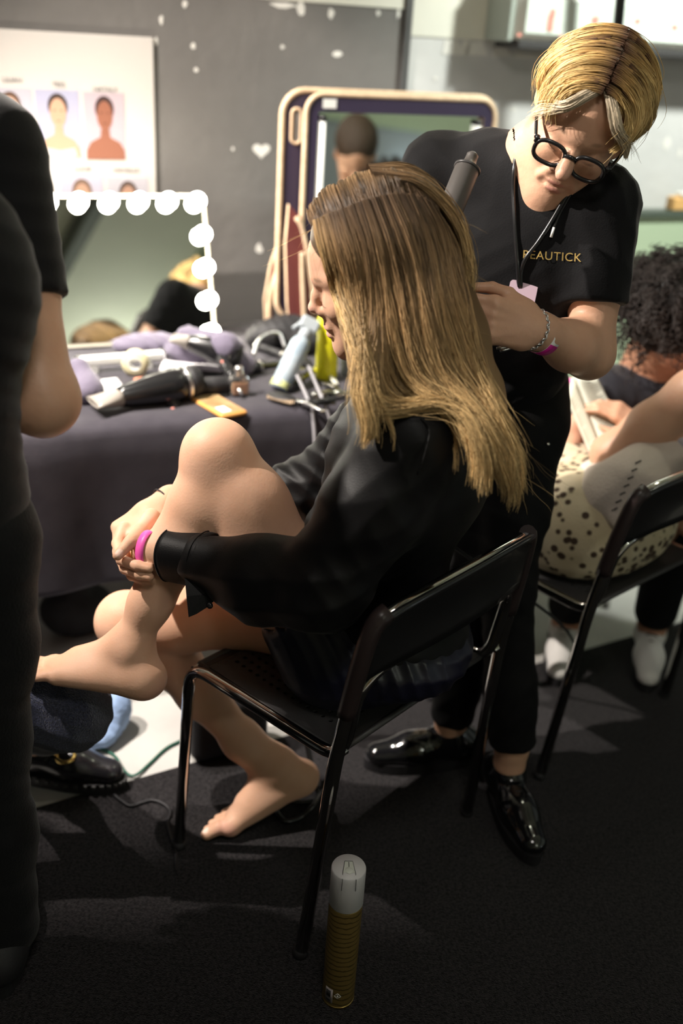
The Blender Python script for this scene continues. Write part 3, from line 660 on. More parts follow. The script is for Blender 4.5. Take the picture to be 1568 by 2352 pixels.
# ================================================================== tubular chairs
CH_C = V3(.025, 1.6, 0); CH_W = nrm(V3(.65, .76, 0)); CH_F = V3(-CH_W[1], CH_W[0], 0); CH_ROT = math.atan2(CH_F[1], CH_F[0])
def chair_pt(f, s, z): return CH_C+CH_F*f-CH_W*s+V3(0, 0, z)
M_sleeve = mat('sleeve_plastic', (.03, .02, .02), .35)
def make_chair():
    t = thing('tubular_chair', '', 'chair', CH_C, CH_ROT)
    def sym(half): return half+[(x, -y, z) for x, y, z in half[::-1]]
    # seat tube: front feet, seat sides, up inside the back legs, lower back rail
    A = fillet(sym([(.20, .25, 0), (.19, .225, .452), (-.185, .215, .447), (-.214, .213, .625), (-.235, .10, .655)]), [0, .05, .05, .07, .08, .08, .07, .05, .05, 0], 7)
    A = np.vstack([A]); mb = MB(); mb.tube(A, .0115, 12); mb.build('seat_tube', M_dkchrome, t)
    B = fillet(sym([(-.163, .262, 0), (-.195, .238, .48), (-.232, .222, .745), (-.262, .09, .772)]), [0, .05, .07, .09, .09, .07, .05, 0], 8)
    mb = MB(); mb.tube(B, .0125, 12); mb.build('back_tube', M_dkchrome, t)
    # moulded back: wraps the top rail and the lower rail
    nu, nv = 33, 9; G = np.zeros((nu, nv, 3))
    for i in range(nu):
        s_ = -1+2*i/(nu-1); y = s_*.224; bow = (1-abs(s_)**2.2)
        for j in range(nv):
            v = j/(nv-1); zt = .742+.040*bow**.7; zb = .622+.034*bow**.5
            x = -.222-.014*v-.036*bow+.012*math.sin(v*math.pi)*bow; G[i, j] = (x-.004*v, y*(1-.03*v*0), zb+(zt-zb)*v)
    mb = MB(); mb.grid(G, .007); mb.build('backrest', M_black_pl, t)
    for sy in (1, -1):
        mb = MB(); pth = spline([(-.205, sy*.233, .56), (-.220, sy*.228, .66), (-.232, sy*.216, .735), (-.240, sy*.195, .756)], 14); mb.tube(pth, .0155, 12); mb.build('back_sleeve', M_sleeve, t)
    # perforated seat
    nx, ny = 19, 20; x0, x1, y0, y1 = -.172, .182, -.207, .207
    def sz(x, y): return .457-.012*max(0, 1-((x-.0)/.2)**2)*max(0, 1-(y/.22)**2)+(-.006 if x > .16 else 0)
    mb = MB(); dx, dy = (x1-x0)/nx, (y1-y0)/ny; vs = []; fs = []
    for i in range(nx):
        for j in range(ny):
            cx, cy = x0+(i+.5)*dx, y0+(j+.5)*dy; b = len(vs); hole = 2 <= i < nx-2 and 2 <= j < ny-2
            sq = [(1, 0), (1, 1), (0, 1), (-1, 1), (-1, 0), (-1, -1), (0, -1), (1, -1)]
            for a, c in sq: x, y = cx+a*dx/2, cy+c*dy/2; vs.append((x, y, sz(x, y)))
            if not hole: fs.append(tuple(range(b, b+8))); continue
            for k in range(8): a = k*math.pi/4; x, y = cx+.0046*math.cos(a), cy+.0046*math.sin(a); vs.append((x, y, sz(x, y)))
            for k in range(8): a = k*math.pi/4; x, y = cx+.0046*math.cos(a), cy+.0046*math.sin(a); vs.append((x, y, sz(x, y)-.004))
            for k in range(8):
                l = (k+1) % 8; fs.append((b+k, b+l, b+8+l, b+8+k)); fs.append((b+8+k, b+8+l, b+16+l, b+16+k))
    mb.add(vs, fs); rim = fillet([(x0, y0, .449), (x0, y1, .449), (x1, y1, .444), (x1, y0, .444), (x0, y0, .449)], .03)
    mb.tube([(x0, y0, .451), (x1, y0, .448)], .006, 8).tube([(x0, y1, .451), (x1, y1, .448)], .006, 8).tube([(x1+.001, y0, .447), (x1+.001, y1, .447)], .007, 8).tube([(x0, y0, .451), (x0, y1, .451)], .006, 8)
    mb.build('seat', mat('seat_plastic', (.050, .048, .049), .40, bump=.05, bscale=300), t)
    mb = MB(); mb.tube([(.186, -.22, .44), (.186, .22, .44)], .008, 8); mb.build('front_rail', M_dkchrome, t)
    mb = MB(); mb.box((.005, 0, .4365), (.168, .198, .002)); mb.build('hole_shade_sheet', M_black_mt, t)  # added black sheet, stands in for the shade below the seat holes
    for sy in (1, -1):
        for z in (.545, .475):
            xx = -.193-.10*(z-.45); mb = MB(); mb.lathe([(.004, -.012), (.006, -.010), (.006, .010), (.004, .012)], 10, (xx-.001, sy*.226, z), np.stack([V3(1, 0, 0), V3(0, 0, 1), V3(0, -1, 0)], 1)); mb.build('bolt', M_chrome, t)
        for xx, yy in ((.2005, .2505), (-.1625, .2625)):
            mb = MB(); mb.lathe([(.0145, .001), (.0155, .012), (.0135, .022)], 10, (xx, sy*yy, 0)); mb.build('foot_cap', M_black_mt, t)
    return t
chair = make_chair(); chair['label'] = 'black tubular chair with perforated seat holding the blonde model'; chair['group'] = 'tubular chairs'
chair2 = copy_tree(chair)
a = PZ(1392, 1413, .447); b = chair_pt(-.185, .218, 0); chair2.location = Vector((CH_C[0]+a[0]-b[0], CH_C[1]+a[1]-b[1], 0)); CH2 = np.array(chair2.location)
chair2['label'] = 'black tubular chair under the reader in spotted trousers'; chair2.rotation_euler.z = CH_ROT-.12

# ================================================================== hairspray can on the carpet
cx = .5*(PZ(779, 2287, 0)+PZ(797, 1997, .31)); cx[2] = .005
can = thing('hairspray_can', 'tall gold hairspray can with a white cap standing on the black carpet', 'spray can', cx)
RD = .0285; hb = .232
M_cangold = mat('gold_print', (.30, .19, .035), .32, metal=.55, col2=(.22, .14, .03), nscale=12)
nt = M_cangold.node_tree; b = nt.nodes['Principled BSDF']; tc = nt.nodes.new('ShaderNodeTexCoord'); wv = nt.nodes.new('ShaderNodeTexWave'); wv.wave_type = 'BANDS'; wv.bands_direction = 'Z'
wv.inputs['Scale'].default_value = 27; wv.inputs['Distortion'].default_value = 5.0; wv.inputs['Detail'].default_value = 3; nt.links.new(tc.outputs['Object'], wv.inputs['Vector']); crr = nt.nodes.new('ShaderNodeValToRGB')
crr.color_ramp.elements[0].position = .0; crr.color_ramp.elements[0].color = (.09, .062, .022, 1); crr.color_ramp.elements[1].position = .22; crr.color_ramp.elements[1].color = (.30, .205, .065, 1)
nt.links.new(wv.outputs['Fac'], crr.inputs['Fac']); nt.links.new(crr.outputs['Color'], b.inputs['Base Color'])
mb = MB(); mb.lathe([(RD*.93, 0), (RD*.985, .0015), (RD, .006), (RD, hb-.004), (RD*.97, hb)], 40); mb.build('body', M_cangold, can)
mb = MB(); mb.lathe([(RD*.99, .0003), (RD*1.02, .001), (RD*1.02, .004), (RD*.99, .005)], 40); mb.build('base_rim', M_gold, can)
mb = MB(); mb.lathe([(RD*.98, hb-.001), (RD*1.015, hb), (RD*1.01, hb+.066), (RD*1.0, hb+.074), (RD*.96, hb+.0765), (0.001, hb+.0765)], 40); cap_ = mb.build('cap', mat('cap_white', (.66, .64, .66), .42), can)
dirc = nrm(V3(.05, -1, 0)); sx = V3(-dirc[1], dirc[0], 0)
mb = MB()
for s_ in (-1, 1): mb.tube([V3(0, 0, hb+.0768)-dirc*.011+sx*s_*.0065, V3(0, 0, hb+.0768)+dirc*.014+sx*s_*.0105, V3(0, 0, hb+.0745)+dirc*(RD+.0003)+sx*s_*.0112, V3(0, 0, hb+.052)+dirc*(RD+.0000)+sx*s_*.0115], .00055, 6)
mb.tube([V3(0, 0, hb+.0768)-dirc*.011-sx*.0065, V3(0, 0, hb+.0768)-dirc*.011+sx*.0065], .0009, 6)
link('trigger_groove', mb.mesh(), M_dkgrey, cap_)
mb = MB(); mb.prism([(-.0062, -.010), (.0062, -.010), (.0098, .014), (-.0098, .014)], V3(0, 0, hb+.0762), sx, dirc, V3(0, 0, 1), .0016); link('trigger', mb.mesh(), mat('trigger_white', (.70, .72, .66), .35), cap_)
mb = MB(); mb.lathe([(.0001, 0), (.006, .0002), (.0075, .0015), (.006, .003)], 14, V3(0, 0, hb+.0755)+dirc*.009); link('nozzle_dish', mb.mesh(), mat('dish', (.74, .76, .70), .3), cap_)
mb = MB(); mb.tube([V3(0, 0, hb+.078)-dirc*.008, V3(0, 0, hb+.078)+dirc*.002], .0006, 6); link('nozzle_mark', mb.mesh(), M_dkgrey, cap_)
def on_can(a0, a1, z0, z1, name, mt, rr=.0004, n=8):
    G = np.array([[V3(0, 0, z)+(RD+rr)*(math.cos(a)*dirc+math.sin(a)*sx) for z in np.linspace(z0, z1, 2)] for a in np.linspace(a0, a1, n)]); mb = MB(); mb.grid(G, .0002); return mb.build(name, mt, can)
lb = on_can(-.95, -.42, .012, .046, 'barcode_label', mat('label_pale', (.40, .35, .36), .6))
for z0_, z1_ in ((.026, .042), (.016, .022)): on_can(-.88, -.55, z0_, z1_, 'barcode', M_dkgrey, .0009)
mb = MB(); cz = V3(0, 0, .034)+dirc*(RD+.0004)*math.cos(-.12)+sx*(RD+.0004)*math.sin(-.12)
dd = nrm(dirc*math.cos(-.12)+sx*math.sin(-.12)); ss = V3(-dd[1], dd[0], 0)
for k in range(4): a, c = [(-.006, 0), (0, .006), (.006, 0), (0, -.006)][k], [(0, .006), (.006, 0), (0, -.006), (-.006, 0)][k]; mb.tube([cz+ss*a[0]+V3(0, 0, a[1]), cz+ss*c[0]+V3(0, 0, c[1])], .0005, 5)
mb.lathe([(.0001, -.0003), (.002, 0), (.0001, .003)], 8, cz-V3(0, 0, .001)); mb.build('hazard_mark', M_white, can)
for k, (s_, z_) in enumerate([('SPRAY', .16)]): pass

# ================================================================== things on the table
RT3 = np.stack([TU, TN, V3(0, 0, 1)], 1)
def tpx(x, y, z=TZ+.004): return PZ(x, y, z)
# --- hair dryer lying on its side near the table edge
def dryer(name, lab, tip, tail, hdir, s=1.0, parent=None):
    tip, tail = np.asarray(tip), np.asarray(tail); ax = nrm(tail-tip); R = frame(ax, V3(0, 0, 1)); R2 = np.stack([R[:, 1], R[:, 2], R[:, 0]], 1); L = np.linalg.norm(tail-tip)
    t = thing(name, lab, 'hair dryer', (tip+tail)/2-V3(0, 0, .04), group='hair dryers on the table')
    mb = MB(); mb.lathe([(.022*s, L*.22), (.026*s, L*.27), (.034*s, L*.45), (.041*s, L*.62), (.043*s, L*.75), (.041*s, L*.83)], 24, tip, R2); mb.build('barrel', M_black_pl, t, True)
    mb = MB(); mb.lathe([(.0418*s, L*.825), (.0425*s, L*.83), (.0425*s, L*.855), (.0415*s, L*.86)], 24, tip, R2); mb.build('ring', M_silver, t, True)
    mb = MB(); mb.lathe([(.0405*s, L*.86), (.039*s, L*.93), (.030*s, L*.985), (.012*s, L)], 24, tip, R2); mb.build('rear_cap', M_black_mt, t, True)
    n = 24; G = []
    for v in np.linspace(0, 1, 6):
        rx = .040*s*(1-v)+.023*s*v; ry = .006*s*(1-v)+.023*s*v; G.append([tip+ax*L*.26*v+R[:, 1]*rx*math.cos(a)+R[:, 2]*ry*math.sin(a) for a in np.linspace(0, 2*math.pi, n+1)])
    mb = MB(); mb.grid(np.array(G), .002); mb.build('nozzle', mat('nozzle_grey', (.30, .27, .24), .35), t, True)
    h0 = tip+ax*L*.66; h1 = h0+np.asarray(hdir)
    mb = MB(); mb.tube(spline([h0, h0+np.asarray(hdir)*.5, h1], 12), np.linspace(.021, .0165, 12)*s, 14); hd = mb.build('handle', M_black_pl, t, True)
    mb = MB(); e = nrm(hdir); mb.tube([h1, h1+e*.028*s], .012*s, 12); mb.tube([h1+e*.028*s, h1+e*.085*s], [.008*s, .0045*s], 10); mb.build('cord_relief', M_silver, t, True)
    for k, f in enumerate((.42, .55)):
        q = h0+np.asarray(hdir)*f-V3(0, 1, 0)*.020*s+V3(0, 0, .004); mb = MB(); mb.box(q, (.007*s, .004*s, .006*s), frame(hdir, V3(0, 1, 0)), .002); mb.build('switch', [M_red, M_silver][k], t, True)
    return t
dryer('hair_dryer', 'glossy black hair dryer with a flat grey nozzle lying at the table edge', tpx(212, 925, TZ+.030), tpx(462, 872, TZ+.048), PZ(432, 1008, .63)-(tpx(212, 925, TZ+.03)*.34+tpx(462, 872, TZ+.048)*.66))
dryer('hair_dryer', 'second black hair dryer half buried in the lilac bag at the back of the table', tpx(395, 775, TZ+.10), tpx(555, 822, TZ+.06), V3(.05, -.10, -.035), .85)
# --- black tube brush lying behind the near dryer
def lie(name, lab, cat, a, b, prof, mt, parts=(), group=None):
    a, b = np.asarray(a), np.asarray(b); R = frame(b-a, V3(0, 0, 1)); R2 = np.stack([R[:, 1], R[:, 2], R[:, 0]], 1); L = np.linalg.norm(b-a)
    t = thing(name, lab, cat, (a+b)/2-V3(0, 0, max(p[0] for p in prof)), group=group)
    mb = MB(); mb.lathe([(r, z*L) for r, z in prof], 18, a, R2); mb.build('body', mt, t, True)
    for nm, pr, m2 in parts: mb = MB(); mb.lathe([(r, z*L) for r, z in pr], 18, a, R2); mb.build(nm, m2, t, True)
    return t
lie('round_brush', 'black round styling brush lying behind the near hair dryer', 'hair brush', tpx(440, 890, TZ+.03), tpx(548, 880, TZ+.03), [(.010, 0), (.022, .03), (.022, .97), (.010, 1)], M_black_mt, [('end_ring', [(.0225, .0), (.0235, .02), (.0235, .07), (.022, .09)], M_silver)])
# --- phone in an orange case
c = tpx(502, 932, TZ+.008); e1 = nrm(tpx(545, 955)-tpx(470, 912)); e1[2] = 0; e1 = nrm(e1); R = np.stack([e1, V3(-e1[1], e1[0], 0), V3(0, 0, 1)], 1)
ph = thing('mobile_phone', 'phone in a worn orange case lying face up on the black cloth', 'phone', c-V3(0, 0, .006))
mb = MB(); mb.box(c, (.073, .036, .0055), R, .004); mb.build('case', M_phone, ph, True)
mb = MB(); mb.box(c+V3(0, 0, .0056), (.066, .030, .0006), R); mb.build('screen', M_screen, ph, True)
mb = MB(); mb.box(c+V3(0, 0, .0064)+R@V3(.040, -.012, 0), (.018, .012, .0004), R); mb.build('pale_card', M_paper, ph, True)
# --- perfume bottle
c = tpx(548, 908, TZ+.004); pf = thing('perfume_bottle', 'small glass bottle of peach liquid with a silver cap on the table', 'bottle', c)
R = np.stack([TU, TN, V3(0, 0, 1)], 1)
mb = MB(); mb.box(c+V3(0, 0, .026), (.024, .014, .026), R, .006); mb.build('glass', M_glass, pf, True)
mb = MB(); mb.box(c+V3(0, 0, .020), (.021, .0115, .017), R, .004); mb.build('liquid', M_peach, pf, True)
mb = MB(); mb.lathe([(.010, .052), (.011, .054), (.011, .072), (.009, .075)], 16, c); mb.build('cap', M_silver, pf, True)
# --- leaning silver spray bottle
def bottle(name, lab, base, top, r, mt, capm, band=None, cat='bottle', nozzle=True, capfrac=.74):
    base, top = np.asarray(base), np.asarray(top); R = frame(top-base, V3(0, 1, 0)); R2 = np.stack([R[:, 1], R[:, 2], R[:, 0]], 1); L = np.linalg.norm(top-base)
    t = thing(name, lab, cat, base); k = capfrac
    mb = MB(); mb.lathe([(r*.92, 0), (r, .006), (r, L*k-.02), (r*.8, L*k-.006), (r*.55, L*k)], 24, base, R2); mb.build('body', mt, t, True)
    if nozzle:
        mb = MB(); mb.lathe([(r*.5, L*k-.003), (r*.62, L*k), (r*.62, L*k+.02), (r*.45, L*k+.024), (r*.4, L*.93)], 18, base, R2); mb.build('collar', capm, t, True)
        q = base+R[:, 0]*L*.93; mb = MB(); mb.box(q, (.018, .026, .012), np.stack([R[:, 0], R[:, 1], R[:, 2]], 1), .006); hd = mb.build('spray_head', capm, t, True)
        mb = MB(); mb.tube([q-R[:, 1]*.02, q-R[:, 1]*.035-R[:, 0]*.03], .005, 8); link('trigger', mb.mesh(), capm, hd)
    else:
        mb = MB(); mb.lathe([(r*.62, L*k-.002), (r*.66, L*k), (r*.64, L*.99), (r*.5, L)], 20, base, R2); mb.build('cap', capm, t, True)
    if band: mb = MB(); mb.lathe([(r*1.005, L*.01), (r*1.01, L*.015), (r*1.01, L*.09), (r*1.005, L*.095)], 24, base, R2); mb.build('band', band, t, True)
    return t
b0 = tpx(640, 893, TZ+.012); bottle('spray_bottle', 'silver blue spray bottle leaning on the pile of hair tools', b0, P(716, 735, proj(b0)[2]+.03), .026, M_spray, mat('clear_grey', (.36, .40, .43), .2), mat('lime_band', (.62, .66, .30), .4))
b0 = tpx(748, 868, TZ+.004); bottle('yellow_spray_can', 'bright yellow spray can with a white cap standing on the table', b0, b0+V3(0, 0, .215), .029, M_yellow, M_white, nozzle=False, capfrac=.84)
b0 = tpx(800, 860, TZ+.004); bottle('clear_bottle', 'clear grey bottle standing beside the yellow can', b0, b0+V3(0, 0, .15), .024, mat('grey_glass', (.30, .33, .36), .15, trans=.3), M_white, nozzle=False, capfrac=.85)
# --- paddle brush
a = tpx(602, 902, TZ+.014); b = tpx(690, 925, TZ+.016); pb = thing('paddle_brush', 'black oval hair brush lying bristles outward beside the spray bottle', 'hair brush', (a+b)/2-V3(0, 0, .01))
d_ = nrm(b-a); R = frame(d_, V3(0, 0, 1)); mb = MB(); mb.lathe([(.0001, -.012), (.026, -.010), (.030, 0), (.026, .008), (.0001, .010)], 22, (a+b)/2, R@np.diag([1.5, .75, .8])); mb.build('pad', M_black_mt, pb, True)
mb = MB(); mb.tube([b-d_*.004, b+d_*.03+V3(0, .02, .0), b+d_*.10+V3(.0, .05, .01)], [.009, .008, .010], 10); mb.build('handle', M_black_pl, pb, True)
for i in range(26):
    q = (a+b)/2+d_*(-.036+.0029*i)-R[:, 1]*(-.004 if i % 2 else .004); mb = MB(); mb.tube([q-V3(0, .012, -.004), q-V3(0, .027, -.001)], .0011, 5); mb.build('bristle', M_tan, pb, True)
# --- metal tongs / clips and hanging cables
def rod(name, lab, cat, pts, r, mt, n=26, seg=8, group=None):
    mb = MB(); mb.tube(spline(pts, n), r, seg); o = mb.build(name, mt); return tag(o, lab, cat, group)
M_cable = mat('grey_cable', (.32, .31, .33), .4)
rod('power_cable', 'grey cable running over the table edge and hanging straight down', 'cable', [tpx(668, 838, TZ+.06), tpx(690, 880, TZ+.035), tpx(712, 930, TZ+.006), PZ(718, 952, .69), TP(U(PZ(718, 952, .69)), -.045, .58), TP(U(PZ(718, 952, .69))+.005, -.05, .30), TP(U(PZ(718, 952, .69))+.06, -.12, .02)], .0045, M_cable, 50)
rod('power_cable', 'dark cable hanging over the table edge beside the grey one', 'cable', [tpx(690, 800, TZ+.09), tpx(716, 860, TZ+.05), tpx(745, 930, TZ+.01), TP(U(PZ(758, 950, .69)), -.03, .665), TP(U(PZ(758, 950, .69))+.015, -.05, .56), TP(U(PZ(758, 950, .69))+.04, -.06, .30), TP(U(PZ(758, 950, .69))+.1, -.14, .02)], .0042, M_cable, 50)
for i, (x0, y0, x1, y1, mt, lab) in enumerate([(672, 920, 742, 944, M_silver, 'long silver hair clip lying flat at the table edge'), (738, 838, 772, 882, mat('ivory', (.66, .66, .55), .3), 'ivory section clip leaning on the yellow can'), (742, 880, 800, 908, M_dkchrome, 'dark metal tongs lying under the blonde hair'), (660, 858, 700, 845, M_dkchrome, 'black and silver curling tongs behind the paddle brush')]):
    a, b = tpx(x0, y0, TZ+.012), tpx(x1, y1, TZ+.02 if i != 1 else TZ+.012); t = thing('hair_clip', lab, 'hair clip', a-V3(0, 0, .008), group='hair clips on the table'); e = nrm(b-a); sd = nrm(np.cross(e, V3(0, 0, 1)))
    for s_ in (-1, 1): mb = MB(); mb.tube(spline([a, (a+b)/2+sd*s_*.004+V3(0, 0, .004*s_+.003), b+sd*s_*.003], 10), [.003+.003*math.sin(math.pi*k/9) for k in range(10)], 8, flat=(V3(0, 0, 1), .6)); mb.build('arm', mt, t, True)
    mb = MB(); mb.lathe([(.004, -.008), (.005, -.006), (.005, .006), (.004, .008)], 10, a+e*.012, frame(sd, V3(0, 0, 1))[:, [1, 2, 0]]); mb.build('hinge', M_chrome, t, True)
# --- small jumble of black tools at the back right
for i, (x, y, L, ang, r, mt, lab) in enumerate([(600, 842, .16, .5, .016, M_black_pl, 'short black curling wand in the pile behind the brush'), (650, 815, .2, 2.5, .015, M_black_mt, 'matte black hair straightener in the pile behind the spray bottle'), (690, 872, .16, 1.2, .013, M_black_pl, 'glossy black comb handle in front of the yellow can'), (775, 905, .14, .3, .012, M_dkchrome, 'dark chrome curling tong by the hanging cables')]):
    a = tpx(x, y, TZ+.006+r); e = V3(math.cos(ang), math.sin(ang), .05); lie('styling_tool', lab, 'hair tool', a-e*L/2, a+e*L/2, [(r*.5, 0), (r, .06), (r, .5), (r*.7, .56), (r*.7, .95), (r*.4, 1)], mt, [('ring', [(r*1.02, .46), (r*1.08, .48), (r*1.02, .5)], M_chrome), ('tip', [(r*.72, .93), (r*.6, 1.02), (r*.2, 1.04)], M_silver)], group='styling tools piled on the table')
a = tpx(640, 812, TZ+.004); 
bag = SDF(); bag.ell(a+V3(.02, .05, .045), (.085, .06, .055), rotm((0, 0, 1), YAW), .02).ell(a+V3(-.05, .03, .035), (.05, .045, .04), None, .03).ell(a+V3(.07, .02, .03), (.05, .04, .035), None, .03); bag.disp = fold_disp(.006, .05, [(1, .3, .5), (.2, 1, -.6)], 5); bag.amp = .008
t = thing('tool_bag', 'slumped black tool bag with a metal hoop handle at the back of the table', 'bag', a); wpart('bag_body', bag.mesh('bag', .006)[0], M_black_mt, t)
mb = MB(); mb.tube(spline([P(582, 815, 2.72), P(592, 785, 2.74), P(612, 768, 2.76), P(640, 766, 2.78), P(655, 800, 2.78)], 24), .0055, 8); mb.build('hoop_handle', M_silver, t, True)
# --- lilac dryer bag, papers and the white lamp bar
a = tpx(505, 810, TZ+.0); lb_ = SDF(); q = lambda x, y, z: tpx(x, y, TZ+z)
lb_.ell(q(470, 800, .045), (.11, .07, .045), rotm((0, 0, 1), YAW), .03).cap(q(430, 775, .085), q(520, 795, .09), .03, .028, .03).cap(q(520, 795, .09), q(556, 840, .03), .028, .018, .03).ell(q(545, 835, .03), (.05, .04, .03), None, .03).ell(q(340, 790, .03), (.10, .05, .03), rotm((0, 0, 1), YAW), .03)
lb_.disp = fold_disp(.012, .06, [(1, .2, .6), (.3, 1, -.3)], 11); lb_.amp = .014
tag(link('dryer_bag', lb_.mesh('dryer_bag', .006)[0], M_lilac), 'crumpled lilac fabric bag spilling hair tools at the back of the table', 'bag')
a, b = tpx(170, 832, TZ+.035), tpx(378, 815, TZ+.035); e = nrm(b-a); R = frame(e, V3(0, 0, 1))
t = thing('lamp_bar', 'white tubular lamp bar lying on the table before the vanity mirror', 'lamp', (a+b)/2-V3(0, 0, .03)); mb = MB(); mb.box((a+b)/2, (np.linalg.norm(b-a)/2, .013, .013), R, .006); mb.build('bar', M_white, t, True)
for s_ in (a+e*.01, b-e*.006): mb = MB(); mb.box(s_-V3(0, 0, .0), (.008, .0145, .0145), R, .004); mb.build('end_cap', M_silver, t, True)
for s_ in (.2, .8): mb = MB(); mb.box(a+(b-a)*s_-V3(0, 0, .022), (.012, .012, .012), R, .003); mb.build('rest', M_white, t, True)
def sheet(name, lab, cat, px, z, mt, th=.0015, curl=.0):
    c4 = [tpx(x, y, TZ+z) for x, y in px]; n = 9; G = np.zeros((n, n, 3))
    for i in range(n):
        for j in range(n):
            s_, t_ = i/(n-1), j/(n-1); G[i, j] = (c4[0]*(1-s_)+c4[1]*s_)*(1-t_)+(c4[3]*(1-s_)+c4[2]*s_)*t_; G[i, j, 2] += curl*(math.sin(s_*5+t_*3)*.5+.5)
    mb = MB(); mb.grid(G, th); return tag(mb.build(name, mt), lab, cat)
sheet('paper_sheet', 'bright white card lying flat left of the near hair dryer', 'paper', [(206, 905), (232, 872), (268, 868), (290, 895)], .006, M_paper)
sheet('paper_sheet', 'crumpled pale tissue lying behind the near hair dryer', 'paper', [(365, 868), (400, 838), (540, 846), (545, 866)], .012, mat('tissue', (.74, .72, .74), .8), .002, .035)
c = tpx(312, 862, TZ+.004); t = thing('tape_roll', 'cream roll of tape standing on edge behind the dryer', 'tape roll', c); R = frame(TN*.9+TU*.4, V3(0, 0, 1)); R2 = np.stack([R[:, 1], R[:, 2], R[:, 0]], 1); cc = c+V3(0, 0, .034)
n = 28; G = np.array([[cc+R2@V3(r*math.cos(a), r*math.sin(a), z) for r, z in ((.018, -.012), (.034, -.012), (.034, .012), (.018, .012), (.018, -.012))] for a in np.linspace(0, 2*math.pi, n, endpoint=False)])
mb = MB(); mb.grid(G, 0, closed_u=True); mb.build('tape', mat('cream_tape', (.72, .66, .42), .5), t, True)
G = np.array([[cc+R2@V3(r*math.cos(a), r*math.sin(a), z) for r, z in ((.0165, -.0125), (.0185, -.0125), (.0185, .0125), (.0165, .0125), (.0165, -.0125))] for a in np.linspace(0, 2*math.pi, n, endpoint=False)])
mb = MB(); mb.grid(G, 0, closed_u=True); mb.build('core', M_white, t, True)
c = tpx(322, 878, TZ+.012); mb = MB(); mb.box(c, (.015, .011, .011), frame(TU+TN*.3, V3(0, 0, 1)), .004); t = tag(mb.build('eraser_sponge', mat('coral', (.85, .30, .18), .6)), 'small coral sponge beside the tape roll', 'sponge')
lv = SDF(); lv.ell(tpx(196, 895, TZ+.03), (.04, .05, .035), None, .02).cap(tpx(180, 850, TZ+.06), tpx(222, 915, TZ+.012), .03, .012, .03); lv.disp = fold_disp(.008, .045, [(1, .2, .6), (.3, 1, -.3)], 21); lv.amp = .01
tag(link('lilac_cloth', lv.mesh('lilac_cloth', .006)[0], M_lilac), 'crumpled lilac cloth at the table edge beside the white card', 'cloth')

# ================================================================== things on the floor
rod('floor_cord', 'thin green cord curling over the pale floor', 'cord', [PZ(150, 1672, .006), PZ(178, 1688, .006), PZ(215, 1712, .006), PZ(262, 1735, .006), PZ(290, 1775, .006), PZ(312, 1780, .008), PZ(345, 1752, .006), PZ(385, 1716, .006), PZ(440, 1690, .006), PZ(480, 1664, .006), PZ(530, 1640, .006)], .0032, M_cordg, 70)
rod('floor_cord', 'thin black cord snaking over the carpet from the loafer to the chair leg', 'cord', [PZ(262, 1826, .009), PZ(280, 1840, .009), PZ(300, 1851, .009), PZ(330, 1842, .009), PZ(352, 1838, .009), PZ(378, 1848, .009), PZ(391, 1866, .009), PZ(384, 1890, .009), PZ(392, 1925, .009), PZ(402, 1950, .009), PZ(404, 2000, .009)], .0035, M_black_mt, 70)
rod('floor_cord', 'thick black cable looping behind the bare heel', 'cord', [PZ(700, 1690, .12), PZ(712, 1745, .08), PZ(716, 1790, .05), PZ(730, 1815, .02), PZ(722, 1838, .012), PZ(690, 1842, .013), PZ(655, 1840, .014), PZ(636, 1862, .012), PZ(655, 1886, .012), PZ(692, 1876, .012), PZ(720, 1850, .03), PZ(735, 1825, .018), PZ(770, 1800, .012)], .0062, M_black_pl, 80)
hb_ = SDF(); q = lambda x, y, z: PZ(x, y, z)
hb_.box(PZ(505, 1775, .005)+V3(0, .09, .085), (.095, .050, .080), rotm((0, 0, 1), .5), .03, .02).box(PZ(505, 1775, .005)+V3(.01, .10, .13), (.075, .03, .06), rotm((0, 0, 1), .5), .025, .03); hb_.disp = fold_disp(.009, .06, [(1, .3, .2), (.1, 1, .5)], 31); hb_.amp = .008
t = thing('handbag', 'black handbag with ring handles on the carpet under the chair', 'bag', PZ(505, 1775, .005)+V3(0, .09, 0)); wpart('bag_body', hb_.mesh('handbag', .006)[0], M_black_mt, t)
for k, (x, y) in enumerate([(500, 1725), (545, 1700)]):
    c = PZ(505, 1775, .005)+V3(-.04+.08*k, .06+.05*k, .20); mb = MB(); mb.tube([c+RT*.024*math.cos(a)+UP*.05*math.sin(a)+FW*.01*math.cos(a) for a in np.linspace(0, 2*math.pi, 22, endpoint=False)], .004, 8, closed=True); mb.build('ring_handle', M_dkchrome, t, True)
mb = MB(); c = PZ(505, 1775, .005)+V3(.065, .075, .16); mb.lathe([(.007, -.003), (.009, 0), (.007, .003)], 12, c, frame(FW, UP)[:, [1, 2, 0]]); mb.build('clasp', M_gold, t, True)
bl_ = SDF(); bl_.cap(PZ(150, 1690, .03), PZ(250, 1640, .05), .035, .045, .03, (V3(0, 0, 1), 1.3)).cap(PZ(250, 1640, .05), PZ(262, 1620, .07), .045, .04, .03).cap(PZ(160, 1710, .025), PZ(240, 1690, .03), .03, .03, .03, (V3(0, 0, 1), 1.3)); bl_.disp = fold_disp(.006, .06, [(1, .3, .2), (.1, 1, .5)], 41); bl_.amp = .008
tag(link('blue_towel', bl_.mesh('blue_towel', .006)[0], M_skyblue), 'rumpled light blue towel on the pale floor behind the navy knee', 'towel')
dg_ = SDF(); a = PZ(170, 1470, 0); dg_.ell(a+V3(0, .05, .07), (.10, .08, .075), rotm((0, 0, 1), .4), .02).cap(a+V3(-.04, .02, .10), a+V3(.02, .05, .17), .03, .02, .04); dg_.disp = fold_disp(.012, .09, [(1, .3, .4), (.1, 1, .5)], 51); dg_.amp = .014
